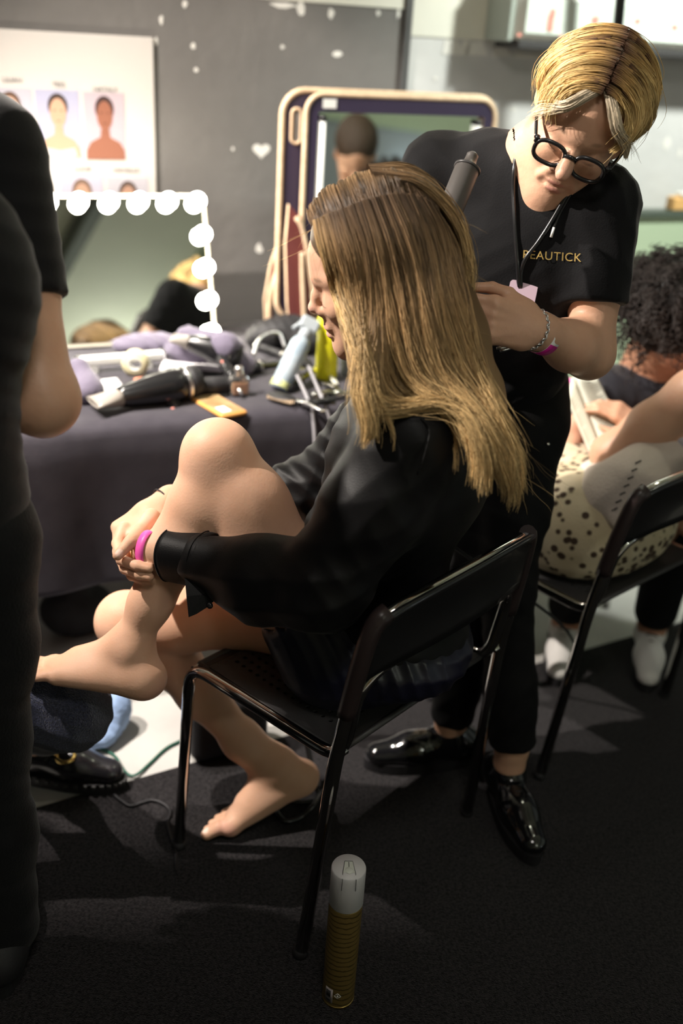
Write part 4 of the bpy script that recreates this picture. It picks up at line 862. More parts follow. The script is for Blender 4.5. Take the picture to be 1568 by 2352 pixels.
tag(link('rucksack', dg_.mesh('rucksack', .007)[0], mat('bag_grey', (.030, .028, .030), .7)), 'slumped dark grey bag on the floor under the table front', 'bag')
a = PZ(235, 1465, 0)+V3(.07, .06, 0); mb = MB(); mb.box(a+V3(0, 0, .05), (.05, .04, .05), rotm((0, 0, 1), .4), .006); tag(mb.build('cardboard_box', M_brown), 'small brown carton on the floor beside the dark grey bag', 'box')
# ================================================================== shared anatomy
def head_prims(S, c, R, sc=1.0, closed_eyes=True, ears=True, jaw=1.0, neck_to=None, neck_r=(.050, .055), old=False):
    T = lambda x, y, z: np.asarray(c)+R@(np.array([x, y, z])*sc)
    e = lambda p, r, k=.02, op='u', Rl=None: S.ell(T(*p), np.array(r)*sc, R if Rl is None else R@Rl, k*sc, op)
    cp = lambda a, b, r1, r2, k=.02: S.cap(T(*a), T(*b), r1*sc, r2*sc, k*sc)
    e((-.012, 0, .030), (.098, .074, .088), .01)
    e((.026, 0, .010), (.058, .062, .086), .03)
    e((.038, 0, -.044), (.044, .050, .058), .03)
    for s in (1, -1):
        cp((-.004, s*.046, -.052), (.062, s*.014, -.104), .017*jaw, .015*jaw, .035)
        e((.053, s*.041, -.034), (.020, .018, .018), .03)
    e((.072, 0, -.110), (.0185, .021, .0175), .022)
    e((.050, 0, -.080), (.030, .040, .032), .03)
    cp((.064, 0, .046), (.077, 0, .016), .018, .0115, .03)
    for s in (1, -1):
        cp((.081, s*.011, .016), (.066, s*.043, .018), .0080, .0075, .016)
        e((.098, s*.032, -.009), (.0125, .0150, .0085), .014, 's')
        S.ell(T(.0700, s*.0305, -.0125), np.full(3, .0142)*sc, R, .008*sc); e((.0715, s*.030, -.030), (.0130, .0180, .0120), .022)
    cp((.080, 0, .005), (.094, 0, -.012), .0078, .0082, .010); cp((.094, 0, -.012), (.1025, 0, -.028), .0082, .0096, .010); e((.1040, 0, -.031), (.0105, .0102, .0090), .006)
    for s in (1, -1): e((.0925, s*.0105, -.0390), (.0100, .0068, .0074), .009); e((.099, s*.0056, -.0465), (.0050, .0030, .0035), .003, 's')
    e((.0855, 0, -.061), (.0115, .020, .020), .012)
    e((.0905, 0, -.0655), (.0088, .0200, .0052), .004); e((.0895, 0, -.0795), (.0088, .0172, .0062), .004); e((.1045, 0, -.0728), (.0100, .0180, .0009), .003, 's')
    if old:
        for s in (1, -1): cp((.092, s*.017, -.044), (.080, s*.031, -.074), .006, .005, .008)
        cp((.080, .002, .028), (.088, .003, .016), .004, .004, .006)
    if ears:
        for s in (1, -1):
            Rl = rotm((0, 0, 1), s*.35)@rotm((0, 1, 0), -.15)
            e((-.014, s*.076, -.008), (.018, .007, .031), .006, 'u', Rl); e((-.012, s*.083, -.002), (.010, .006, .018), .005, 's', Rl); e((-.006, s*.074, -.034), (.008, .006, .009), .006)
    if neck_to is not None: S.cap(T(-.022, 0, -.045), neck_to, neck_r[0]*sc, neck_r[1]*sc, .035*sc)
    return T
def hand_prims(S, w, R, side, curls, thumb, sc=1.0, spread=.0):
    """w wrist, R columns = finger dir, thumb-side dir, back-of-hand normal; curls = per finger 3 bend angles (deg)."""
    T = lambda x, y, z: np.asarray(w)+R@(np.array([x, y, z])*sc)
    S.cap(T(-.02, 0, 0), T(.02, 0, 0), .024*sc, .026*sc, .02*sc, (R[:, 2], 1.35))
    S.box(T(.050, .001, 0), np.array([.042, .037, .0125])*sc, R, .012*sc, .02*sc)
    S.ell(T(.032, .026, -.008), np.array([.030, .016, .014])*sc, R, .015*sc)
    tips = []
    for i, (y, L) in enumerate(zip((.028, .0095, -.0095, -.027), ((.044, .026, .021), (.048, .030, .022), (.044, .028, .021), (.034, .021, .019)))):
        p = np.array([.088-(.004 if i in (0, 2) else 0)-(.012 if i == 3 else 0), y, 0.0]); a = 0; rr = (.0088, .0082, .0074, .0064) if i < 3 else (.0078, .0072, .0066, .0058)
        d_y = spread*(1.5-i)*.12
        for j in range(3):
            a += math.radians(curls[i][j]); q = p+np.array([math.cos(a), d_y, -math.sin(a)])*L[j]; S.cap(T(*p), T(*q), rr[j]*sc, rr[j+1]*sc, .0035*sc if j else .010*sc); p = q
        tips.append(T(*p))
    p = np.array([.018, .026, -.006])
    for j, d in enumerate(thumb): q = p+np.array(d); S.cap(T(*p), T(*q), (.0125, .0105, .0092)[j]*sc, (.0105, .0092, .0078)[j]*sc, .004*sc if j else .012*sc); p = q
    tips.append(T(*p)); return T, tips
def foot_prims(S, c, R, sd, sc=1.0, flat_toes=False):
    """c = under the ankle at sole level; R columns = toe dir, left dir, up; sd=+1 left foot (little toe on the left)."""
    T = lambda x, y, z: np.asarray(c)+R@(np.array([x, y*sd, z])*sc)
    cp = lambda a, b, r1, r2, k=.02, fl=None: S.cap(T(*a), T(*b), r1*sc, r2*sc, k*sc, fl)
    S.ell(T(-.043, 0, .033), np.array([.033, .028, .033])*sc, R, .03*sc)
    cp((0, 0, .085), (-.018, 0, .045), .034, .032, .03); cp((-.004, 0, .080), (.085, -.010, .046), .033, .024, .03)
    cp((-.032, -.010, .032), (.132, -.026, .022), .026, .021, .03); cp((-.032, .012, .026), (.112, .030, .016), .024, .0155, .03); cp((.04, 0, .035), (.125, .004, .018), .026, .016, .03)
    ends = T.ends = []
    S.ell(T(.138, -.034, .021), np.array([.020, .014, .017])*sc, R, .012*sc)
    for s in (1, -1): S.ell(T(-.004, s*.030, .078), np.array([.012, .011, .014])*sc, R, .018*sc)
    for a, b, r1, r2 in (((.138, -.027, .019), (.188, -.025, .0135), .0165, .0125), ((.140, -.008, .014), (.188, -.005, .010), .0105, .0085), ((.134, .008, .013), (.177, .011, .0095), .0098, .008), ((.126, .021, .012), (.163, .025, .009), .0092, .0076), ((.114, .033, .012), (.145, .038, .009), .0095, .0078)):
        m = (np.array(a)+np.array(b))/2+np.array([0, 0, .004])
        if not flat_toes: cp(a, tuple(m), r1, (r1+r2)/2, .006); cp(tuple(m), b, (r1+r2)/2, r2, .004); continue
        A_ = T(*a); h = R[:, 0]*V3(1, 1, 0); h = nrm(h)*sc*(b[0]-a[0]); l = R[:, 1]*sd*sc*(b[1]-a[1]); A_[2] = max(A_[2], r1*sc+.004); M_ = A_+h*.5+l*.5+V3(0, 0, .003); B_ = A_+h+l; B_[2] = r2*sc+.0055
        S.cap(A_, M_, r1*sc, (r1+r2)/2*sc, .006*sc); S.cap(M_, B_, (r1+r2)/2*sc, r2*sc, .004*sc); ends.append(B_)
    return T
def limb(S, pts, rs, k=.03): S.chain(pts, rs, k); return S
lerp = lambda a, b, t: np.asarray(a)*(1-t)+np.asarray(b)*t
def tints(me, pos, spots):            # spots: (centre, radius, colour, strength); true local colour such as lips, nails, brows
    col = np.zeros((len(pos), 4), np.float32)
    for c, r, k, s in spots:
        rr = np.asarray(r, float)
        if rr.ndim == 0: d = np.linalg.norm(pos-np.asarray(c), axis=1)/rr
        else: d = np.linalg.norm(((pos-np.asarray(c[0]))@c[1])/rr, axis=1)
        w = np.clip((1-d)*2.2, 0, 1)*s; m = w > col[:, 3]; col[m, :3] = k; col[m, 3] = w[m]
    attr_col(me, 'tint', col)
def ring(S_c, axis, r, w, th, mt, name, parent, flat=1.0, n=28, ref=None):     # flat band around a wrist
    R = frame(axis, UP if ref is None else ref); prof = [(-w/2, 0), (w/2, 0), (w/2, th), (-w/2, th), (-w/2, 0)]
    G = np.array([[np.asarray(S_c)+R[:, 0]*z+(r+t)*(R[:, 1]*math.cos(a)*flat+R[:, 2]*math.sin(a)) for z, t in prof] for a in np.linspace(0, 2*math.pi, n, endpoint=False)])
    mb = MB(); mb.grid(G, 0, closed_u=True); return mb.build(name, mt, parent, True)

M_skin1 = tint_mat(mat('skin_fair', (.65, .375, .245), .52, spec=.32, col2=(.71, .43, .30), nscale=22, ncontrast=(.25, .75), bump=.06, bscale=240, sss=.12))
M_skin2 = tint_mat(mat('skin_tan', (.56, .315, .205), .45, spec=.4, col2=(.62, .37, .25), nscale=14, ncontrast=(.3, .7), bump=.08, bscale=120, sss=.10))
M_skin3 = tint_mat(mat('skin_deep', (.30, .15, .09), .45, spec=.4, col2=(.36, .19, .12), nscale=12, sss=.08))
M_satin = mat('black_satin', (.0042, .0040, .0044), .50, spec=.22, sheen=.05, bump=.08, bscale=500)
M_jersey = mat('black_jersey', (.0048, .0047, .0056), .8, spec=.2, sheen=.14, bump=.12, bscale=350)
M_pants = mat('black_denim', (.004, .004, .0043), .75, spec=.2, bump=.1, bscale=300)
M_navysatin = mat('navy_satin', (.009, .009, .022), .35, spec=.5)
LIP = (.62, .26, .24); NAIL = (.84, .60, .52); BROW = (.22, .13, .08)

# ================================================================== the seated model
hipL, hipR = V3(.0045, 1.50, .545), V3(.12, 1.64, .545); pelvis = (hipL+hipR)/2
shL = P(945, 1012, 1.515); shR = shL+V3(.05, .30, -.005); neckb = (shL+shR)/2+V3(-.012, 0, .055); chest = (shL+shR)/2+V3(-.015, 0, -.11); belly = lerp(pelvis, chest, .45)+V3(-.02, .01, 0)
elL, wrL = P(742, 1345, 1.585), P(352, 1264, 1.735)
elR, wrR = P(708, 1128, 1.93), P(392, 1150, 1.862)
knL, anL = P(502, 1048, 1.725), P(296, 1490, 1.80)
knR, anR = P(290, 1428, 1.985), P(622, 1768, 2.125)
mdl = thing('person', 'barefoot blonde person in a black satin shirt sitting with one knee drawn up', 'person', (pelvis[0], pelvis[1], 0))
B = SDF()
HF = nrm(V3(-.94, -.085, -.315)); HR = frame(HF, V3(.33, -.03, .94)); HC = P(858, 622, 1.552)
HT = head_prims(B, HC, HR, 1.0, neck_to=neckb, neck_r=(.047, .052))
B.cap(neckb-V3(0, 0, .02), chest, .06, .10, .06).ell(chest, (.12, .15, .14), frame(nrm(V3(-.95, .2, 0)), V3(0, 0, 1)), .05).ell(belly, (.10, .12, .12), None, .06).ell(pelvis, (.13, .15, .11), rotm((0, 0, 1), .7), .06)
B.chain([shL, lerp(shL, elL, .4), elL, lerp(elL, wrL, .3), wrL], [.050, .044, .036, .036, .0255], .03)
B.chain([shR, lerp(shR, elR, .4), elR, lerp(elR, wrR, .3), wrR], [.050, .044, .036, .036, .0255], .03)
# raised leg
sd = nrm(anL-knL); bk = nrm(RT*.85-UP*.35+FW*.1)              # towards the calf
B.chain([hipL, lerp(hipL, knL, .35)+V3(0, 0, -.012), lerp(hipL, knL, .75), knL], [.088, .077, .065, .0555], .04)
B.ell(knL+UP*.006-RT*.004, (.053, .053, .053), None, .03)
B.chain([knL, lerp(knL, anL, .25)+bk*.008, lerp(knL, anL, .42)+bk*.006, lerp(knL, anL, .75), anL], [.052, .0525, .048, .0345, .0315], .03)
FL = frame(P(80, 1478, 1.80)-P(285, 1512, 1.80), UP*1.0+FW*.0); foL = anL-FL[:, 2]*.080
FLT = foot_prims(B, foL, FL, 1)
# folded leg
B.chain([hipR, lerp(hipR, knR, .4), lerp(hipR, knR, .8), knR], [.088, .068, .058, .052], .04); B.ell(knR, (.053, .053, .053), None, .03)
bk2 = nrm(RT*.75+UP*.65)
B.chain([knR, lerp(knR, anR, .28)+bk2*.012, lerp(knR, anR, .48)+bk2*.008, lerp(knR, anR, .78), anR], [.050, .0495, .046, .034, .031], .03)
ball = PZ(528, 1880, .026); heel = P(684, 1800, 2.13); FR = frame(ball-heel, nrm(knR-anR))
foR = ball-FR@V3(.135, .0, .022); FRT = foot_prims(B, foR, FR, -1, 1.0, True); B.cap(lerp(knR, anR, .8), FRT(0, 0, .085), .034, .033, .03)
low = min(FRT(.13, -.026, 0)[2], FRT(.188, -.025, 0)[2])
# hands: the far hand grips the near wrist in front of the shin
def fing(pts, r): B.chain(pts, r, .0035)
K = lambda x, y, d: P(x, y, d)
B.box((K(352, 1180, 1.835)+K(282, 1225, 1.80))/2, (.043, .036, .014), frame(K(282, 1225, 1.80)-K(352, 1180, 1.835), nrm(-FW*.75-RT*.45+UP*.5)), .013, .02)
B.cap(wrR, K(345, 1182, 1.835), .025, .028, .02)
fing([K(285, 1215, 1.795), K(270, 1248, 1.775), K(279, 1286, 1.735), K(316, 1300, 1.712), K(343, 1306, 1.706)], [.0135, .0105, .0095, .0088, .0075])
fing([K(275, 1222, 1.812), K(272, 1268, 1.79), K(287, 1306, 1.745), K(320, 1320, 1.720), K(344, 1325, 1.712)], [.0135, .0105, .0095, .0088, .0075])
fing([K(282, 1235, 1.828), K(282, 1290, 1.80), K(303, 1322, 1.765), K(330, 1332, 1.74), K(346, 1334, 1.732)], [.013, .010, .0092, .0085, .0072])
fing([K(292, 1248, 1.838), K(298, 1300, 1.81), K(318, 1330, 1.78), K(338, 1337, 1.76)], [.012, .0092, .0085, .007])
fing([K(347, 1188, 1.795), K(324, 1216, 1.750), K(298, 1246, 1.722), K(270, 1276, 1.708)], [.0165, .0120, .0112, .0090])
# near hand, closed, mostly inside the grip
hx = nrm(wrL-elL); B.cap(wrL, wrL+hx*.022+FW*.014, .0250, .0235, .015); B.box(wrL+hx*.042+FW*.040, (.030, .028, .014), frame(nrm(hx+FW*.5), nrm(-FW+UP*.2)), .012, .012)
for i, dz in enumerate((.022, .006, -.010, -.025)):
    b0 = wrL+hx*.056+UP*dz*.75+FW*.046; fing([b0, b0+hx*.014+FW*.018, b0-hx*.012+FW*.034, b0-hx*.03+FW*.026], [.010, .0095, .0085, .0075])
low_shift = 0.0
me, pos = B.mesh('body', .0028)
bigtoe = FRT.ends[0]+V3(-.002, 0, .010)
spots = [((HT(.0955, 0, -.0665), HR), (.011, .022, .0072), LIP, .8), ((HT(.094, 0, -.0795), HR), (.011, .019, .0080), LIP, .85), (K(274, 1270, 1.700), .0090, NAIL, .9), (bigtoe, .010, (.90, .72, .62), .9)]
for s in (1, -1): spots += [((HT(.084, s*.027, .0190), HR), (.012, .019, .0046), BROW, .75), ((HT(.088, s*.0065, -.047), HR), (.02, .004, .004), (.35, .12, .09), .5)]
spots += [(FRT(.150, -.038, .02), .03, (.78, .40, .32), .55), (K(330, 1205, 1.77), .03, (.78, .44, .36), .5), (HT(.11, 0, -.036), .02, (.80, .46, .38), .5), (FLT(-.05, 0, .015), .045, (.72, .36, .29), .5)]
tints(me, pos, spots); wpart('body', me, M_skin1, mdl)
# lashes on the near eye
mb = MB()
for s in (1,):
    for i in range(11):
        a = -.9+1.8*i/10; b0 = HT(.0695+.0146*math.cos(a*.8), s*(.0305+.0146*math.sin(a*.8)), -.0185); mb.tube(spline([b0, b0+HR@V3(.003, s*.002*a, -.0025), b0+HR@V3(.007, s*.004*a, -.003)], 4), .00026, 4)
mb.tube(spline([HT(.0695+.0142*math.cos(a*.8), s*(.0305+.0142*math.sin(a*.8)), -.0180) for a in np.linspace(-1.1, 1.1, 8)], 16), .0004, 5)
mb.build('eyelashes', mat('lash', (.03, .018, .012), .7), mdl, True)
# --- shirt
SH = SDF()
Rch = frame(nrm(V3(-.95, .2, 0)), V3(0, 0, 1))
SH.ell(chest+V3(0, 0, .01), (.140, .185, .155), Rch, .05).ell(belly+V3(0, 0, .01), (.135, .165, .15), Rch, .07).ell(pelvis+V3(.02, -.005, .03), (.155, .175, .10), rotm((0, 0, 1), .7), .06)
SH.cap(neckb-V3(0, 0, .035), chest, .080, .11, .05).cap(shL+V3(0, .02, .0), shR+V3(0, -.02, 0), .066, .066, .05)
SH.cap(P(905, 930, 1.60), P(960, 905, 1.62), .030, .040, .03)
cufL = P(466, 1288, 1.69)
SH.chain([shL, lerp(shL, elL, .45), elL, lerp(elL, cufL, .5)+V3(0, 0, -.012), cufL], [.072, .073, .070, .068, .046], .035)
SH.ell(P(640, 1330, 1.625), (.075, .05, .055), None, .04)
cufR = lerp(elR, wrR, .28)
SH.chain([shR, lerp(shR, elR, .5), elR, cufR], [.070, .072, .062, .046], .035)
f1 = fold_disp(.013, .11, [nrm(RT*.75-UP*.65), nrm(RT*.2-UP*.9+FW*.3), nrm(UP*.6+RT*.7)], 5)
SH.disp = f1; SH.amp = .012
me, pos = SH.mesh('shirt', .004, smooth_it=1); wpart('shirt', me, M_satin, mdl)
shirt = mdl.children[-1] if False else [o for o in mdl.children if o.name.startswith('shirt')][0]
# cuff: open band with a seam, and the loose pointed placket below
ax = nrm(P(352, 1262, 1.735)-cufL); Rc = frame(ax, UP); L = np.linalg.norm(P(360, 1266, 1.735)-cufL); n = 40
rr = lambda v, a: .0445+.003*math.sin(3*a+1)+.0025*v+(.005 if v < .05 else 0)
G = np.array([[cufL+ax*L*v+rr(v, a)*(Rc[:, 1]*math.cos(a)*.82+Rc[:, 2]*math.sin(a)) for v in np.linspace(-.12, .74, 9)] for a in np.linspace(0, 2*math.pi, n, endpoint=False)])
mb = MB(); mb.grid(G, .003, closed_u=True); cu_ = link('cuff', mb.mesh(), M_satin, shirt)
for v in (.03, .715):
    mb = MB(); mb.tube([cufL+ax*L*v+(rr(v, a)+.0019)*(Rc[:, 1]*math.cos(a)*.82+Rc[:, 2]*math.sin(a)) for a in np.linspace(0, 2*math.pi, n, endpoint=False)], .0011, 6, closed=True); link('cuff_seam', mb.mesh(), M_satin, cu_)
fl = [(424, 1326, 1.665), (428, 1370, 1.655), (433, 1418, 1.652), (452, 1410, 1.656), (474, 1396, 1.66), (492, 1380, 1.665), (510, 1350, 1.655), (500, 1320, 1.65), (462, 1318, 1.65)]
q = [P(*p) for p in fl]; cen = sum(q)/len(q); mb = MB(); vs = q+[cen]+[p+FW*.004 for p in q]+[cen+FW*.004]; k = len(q); fs = []
for i in range(k): j = (i+1) % k; fs += [(j, i, k), (k+1+i, k+1+j, 2*k+1), (i, j, k+1+j, k+1+i)]
mb.add(vs, fs); link('placket', mb.mesh(), M_satin, shirt)
mb = MB(); mb.lathe([(.0005, -.0015), (.0055, -.001), (.0055, .001), (.0005, .0015)], 12, P(482, 1391, 1.658), frame(FW, UP)[:, [1, 2, 0]]); link('button', mb.mesh(), M_black_pl, shirt)
# collar points and the shoulder seam ridge
mb = MB(); mb.tube(spline([P(948, 950, 1.455), P(985, 985, 1.44), P(975, 1045, 1.435), P(958, 1090, 1.44)], 18), .0016, 6); link('shoulder_seam', mb.mesh(), M_satin, shirt)
# --- shorts
SO = SDF(); SO.ell(pelvis+V3(.02, -.01, .005), (.165, .185, .098), rotm((0, 0, 1), .7), .05)
SO.cap(hipL, lerp(hipL, knL, .17), .108, .100, .05).cap(hipR, lerp(hipR, knR, .22), .105, .092, .05)
SO.cap(lerp(hipL, knL, .12), lerp(hipL, knL, .5), .088, .088, .01, None, 's').cap(lerp(hipR, knR, .16), lerp(hipR, knR, .5), .082, .082, .01, None, 's')
SO.disp = fold_disp(.008, .07, [(0, .3, 1), (1, .2, .4)], 9); SO.amp = .01
me, pos = SO.mesh('shorts', .004, smooth_it=1)
wpart('shorts', me, M_navysatin, mdl)
# --- pink wristband and the hair tie
wb = lerp(wrL, elL, .015); ring(P(342, 1262, 1.733), hx, .0320, .0165, .0014, M_pink, 'wristband', mdl, .82)
ring(P(322, 1262, 1.742), hx, .0275, .003, .0014, M_gold, 'bangle', mdl, .82)
ring(P(374, 1153, 1.853), nrm(K(345, 1182, 1.835)-wrR), .0262, .0025, .0016, M_black_mt, 'hair_tie', mdl, .9)

# --- long hair: volume underneath and strands that lie on it
HV = SDF()
HV.ell(HT(-.022, 0, .034), (.104, .087, .098), HR, .02).ell(HT(.012, 0, .060), (.075, .077, .067), HR, .03)
HV.cap(HT(-.03, .062, .03), HT(-.03, .068, -.07), .038, .034, .04).cap(HT(.016, .066, .045), HT(.004, .070, -.06), .022, .018, .04)
HV.cap(HT(-.03, -.062, .03), HT(-.04, -.066, -.10), .038, .034, .04).cap(HT(.012, -.064, .045), HT(.0, -.066, -.08), .022, .018, .04)
HV.chain([P(930, 600, 1.56), P(955, 740, 1.535), P(975, 850, 1.53), P(1030, 918, 1.52), P(1112, 985, 1.49), P(1160, 1075, 1.485), P(1170, 1165, 1.50)], [.085, .080, .064, .046, .028, .018, .006], .04)
HV.chain([P(1045, 930, 1.485), P(1095, 1005, 1.455), P(1104, 1070, 1.455), P(1100, 1140, 1.46)], [.026, .014, .009, .004], .03)
HV.chain([P(812, 720, 1.49), P(838, 830, 1.475), P(846, 925, 1.455), P(850, 985, 1.45), P(838, 1030, 1.45)], [.022, .026, .020, .012, .004], .03)
HV.chain([P(1010, 620, 1.58), P(1050, 780, 1.56), P(1100, 900, 1.53), P(1140, 985, 1.50)], [.05, .048, .036, .02], .04)
HV.chain([P(840, 850, 1.475), P(835, 905, 1.46), P(880, 945, 1.455), P(960, 930, 1.47), P(1045, 935, 1.475)], [.018, .014, .012, .014, .016], .02)
HV.chain([HT(-.04, -.07, -.10), HT(-.05, -.075, -.20), HT(-.07, -.06, -.30)], [.034, .03, .01], .03)
ins = SDF(); ins.pr = list(HV.pr)
KEY = [[(727, 506), (731, 545), (745, 595), (764, 655), (788, 725), (811, 790), (828, 850), (838, 920), (849, 985), (837, 1035)],
       [(736, 502), (745, 548), (759, 605), (777, 665), (799, 735), (819, 795), (831, 850), (841, 920), (850, 985), (837, 1035)],
       [(758, 490), (786, 580), (808, 680), (826, 770), (835, 850), (848, 920), (858, 975), (842, 1030)],
       [(785, 482), (812, 570), (828, 670), (836, 765), (832, 845), (822, 900), (838, 948), (850, 990), (838, 1034)],
       [(808, 472), (835, 560), (852, 660), (858, 760), (842, 840), (832, 895), (858, 948), (915, 945), (985, 925), (1050, 940), (1090, 1000), (1105, 1070), (1098, 1150)],
       [(840, 460), (870, 550), (890, 650), (905, 760), (925, 850), (970, 905), (1040, 935), (1090, 985), (1108, 1060), (1100, 1140)],
       [(880, 450), (915, 540), (940, 650), (955, 760), (985, 850), (1040, 905), (1100, 955), (1140, 1030), (1165, 1110), (1160, 1180)],
       [(920, 446), (960, 540), (985, 650), (1010, 760), (1040, 850), (1085, 920), (1130, 990), (1165, 1070), (1185, 1130), (1172, 1185)],
       [(960, 452), (1000, 530), (1030, 640), (1055, 750), (1080, 850), (1120, 930), (1160, 1000), (1190, 1060), (1185, 1130), (1165, 1180)],
       [(985, 470), (1020, 535), (1040, 640), (1064, 740), (1092, 840), (1132, 930), (1170, 1005), (1190, 1065), (1184, 1120)],
       [(1000, 490), (1040, 565), (1062, 655), (1084, 750), (1112, 850), (1150, 940), (1182, 1010), (1197, 1060), (1190, 1090)]]
HM = 30
KR = np.array([spline([(x, y) for x, y in k], HM) for k in KEY])
def march(px, vol, d0=1.30, d1=1.75):
    R_ = FW+RT*((px[..., 0:1]-IMG_W/2)/FPX)-UP*((px[..., 1:2]-IMG_H/2)/FPX); t = np.full(px.shape[:-1], d0); best = np.full(t.shape, 9.); bt = t.copy()
    for _ in range(60):
        s = vol.eval(CAM+R_*t[..., None]); better = s < best; bt = np.where(better, t, bt); best = np.minimum(best, s); t = np.where((s > .0008) & (t < d1), t+np.maximum(s, .0008)*.8, t)
    return np.where(t < d1, t, bt)
hr_ = np.random.default_rng(12); g2 = []
seglen = len(KEY)-1; wts = [.7, 1.0, .8, .6, 1.1, 1.1, 1.1, 1.0, .8, .6]
for s in range(seglen):
    nn = int(26*wts[s])
    for i in range(nn):
        t = (i+hr_.uniform(0, 1))/nn; jit = hr_.normal(size=2)*np.array([5, 4]); tw = np.linspace(0, 1, HM)[:, None]
        if s in (3,): t = 0.0+.25*t if hr_.uniform() < .5 else .8+.2*t
        wob = np.sin(tw*(7.5+.8*math.sin(s*1.7+t*2))+s*1.9+t*3+hr_.normal()*.25)*hr_.uniform(7, 13)*np.minimum(1, tw*1.6)*[[1, .25]]
        g2.append(KR[s]*(1-t)+KR[s+1]*t+jit*np.minimum(1, tw*2)*(.5 if s == 0 else 1)+wob*(.3 if s == 0 else 1))
g2 = np.array(g2); dep = march(g2, HV)
kern = np.array([1, 2, 3, 2, 1.])/9; dp = np.pad(dep, ((0, 0), (2, 2)), mode='edge'); dep = sum(kern[i]*dp[:, i:i+HM] for i in range(5))
lift = hr_.uniform(.0, .014, (len(g2), 1))*np.linspace(.5, 1, HM)[None]
dep = dep-lift
g3 = CAM+(FW+RT*((g2[..., 0:1]-IMG_W/2)/FPX)-UP*((g2[..., 1:2]-IMG_H/2)/FPX))*dep[..., None]
# hair combed over the crown to the far side and down the back
def crown_guides(n, seed, y0=.032):
    r = np.random.default_rng(seed); out = []
    for i in range(n):
        x0 = r.uniform(-.075, .078); top = .128-.9*(x0+.015)**2*6; far = r.uniform(.92, 1.06); xs = -.02-.35*max(0, x0+.0)
        pth = [(x0, y0, top*.965+.004), (x0+.004, .005, top+.017), (x0-.002, -.04, top+.002), (x0-.01, -.088*far, .055), (x0*.7-.02+xs*.4, -.094*far, -.01), (x0*.6-.035, -.092*far, -.08), (x0*.4-.055, -.080*far, -.15+r.uniform(-.03, .02))]
        out.append(spline([HT(*p) for p in pth], HM))
    return np.array(out)
def back_guides(n, seed):
    r = np.random.default_rng(seed); out = []
    for i in range(n):
        y0 = r.uniform(-.07, .04); f = r.uniform(.97, 1.05)
        pth = [(-.03, y0*.5, .145), (-.095*f, y0*.9, .118), (-.135*f, y0, .05), (-.140*f, y0*1.05, -.03), (-.125, y0*1.05, -.10), (-.128, y0, -.17+r.uniform(-.02, .02))]
        out.append(spline([HT(*p) for p in pth], HM))
    return np.array(out)
def zsurf(x, y):
    a = 1-((x+.022)/.104)**2-(y/.087)**2; b = 1-((x-.012)/.075)**2-(y/.077)**2
    return max(.034+.098*math.sqrt(a) if a > 0 else -.05, .060+.067*math.sqrt(b) if b > 0 else -.05)
rootsL = (g3[:, 0]-HC)@HR; rootsL = rootsL[np.argsort(rootsL[:, 0])]
def crown2(n, seed):
    r = np.random.default_rng(seed); out = []
    for i in range(n):
        q = rootsL[int(r.uniform(0, len(rootsL)-1))]; x0 = q[0]+r.normal()*.002; f = r.uniform(.0, .012); pth = [q+V3(0, .002, -.004)]
        for y_, dx in ((q[1]*.6, .002), (q[1]*.1, .003), (-.03, .002), (-.058, 0)): pth.append(V3(x0+dx, y_, zsurf(x0+dx, y_)+.003+f))
        pth += [V3(x0*.9-.012, -.088-f, .045), V3(x0*.75-.03, -.096-f, -.02), V3(x0*.6-.05, -.092-f, -.09), V3(x0*.4-.07, -.080, -.15+r.uniform(-.03, .02))]
        out.append(spline([HT(*p) for p in pth], HM))
    return np.array(out)
allg = np.concatenate([g3, crown2(210, 3), back_guides(60, 4)])
n01 = int(26*.7)+26; hoff = np.zeros(len(allg)); hoff[:n01] = np.linspace(.42, .12, n01)
M_hair1 = hair_mat('blonde_hair', (.155, .094, .052), (.50, .315, .150), (.92, .64, .30), .34, .34, .74, .16)
me = strands('hair', allg, 46, .0068, .0036, .00060, 5, .0022, .13, .012, rand_len=.30, hoff=hoff)
hairo = wpart('hair', me, M_hair1, mdl)
# stray hairs
stray = []
for i in range(46):
    r = hr_; a = [(735, 520), (760, 455), (1010, 500), (1050, 600), (1075, 740), (1110, 880), (1180, 1020), (1185, 1080)][i % 8]; d = [-1, -.5, .6, 1, 1, 1, 1, 1][i % 8]
    x, y = a[0]+r.normal()*10, a[1]+r.normal()*14; pts = [(x, y)]
    dirx, diry = d*r.uniform(4, 15), r.uniform(6, 22)
    for k in range(6): dirx += r.normal()*5; x += dirx; y += diry; pts.append((x, y))
    d0 = 1.50+r.normal()*.02; stray.append(spline([P(px, py, d0) for px, py in pts], 14))
me = hair_mesh('stray', np.array(stray), .00028, hr_); link('stray_hair', me, M_hair1, hairo)['kind'] = 'stuff'
HVin = SDF(); HVin.pr = HV.pr
# under-volume is shrunk so that the strands sit on it
HVin.disp = lambda p: np.float32(.006); me, pos = HVin.mesh('hair_base', .005)
attr(me, 'ht', np.clip((HC[2]+.10-pos[:, 2])/.55, 0.0, 1)*.9); attr(me, 'hr', np.full(len(pos), .22)); link('hair_base', me, M_hair1, hairo)
def cut(S_, c, n, s=.14):            # flat cut across a sleeve or trouser leg
    n = nrm(n); S_.box(np.asarray(c)+n*s, (s, s, s), frame(n, V3(.3, .2, 1) if abs(n[2]) < .9 else V3(1, 0, 0)), .002, .006, 's')
def merge(A, B_, k=.04):               # union with an already-cut group
    f = lambda p: B_.eval(p)
    A.pr.append((f, np.min([q[1] for q in B_.pr if q[4] == 'u'], 0), np.max([q[2] for q in B_.pr if q[4] == 'u'], 0), k, 'u'))
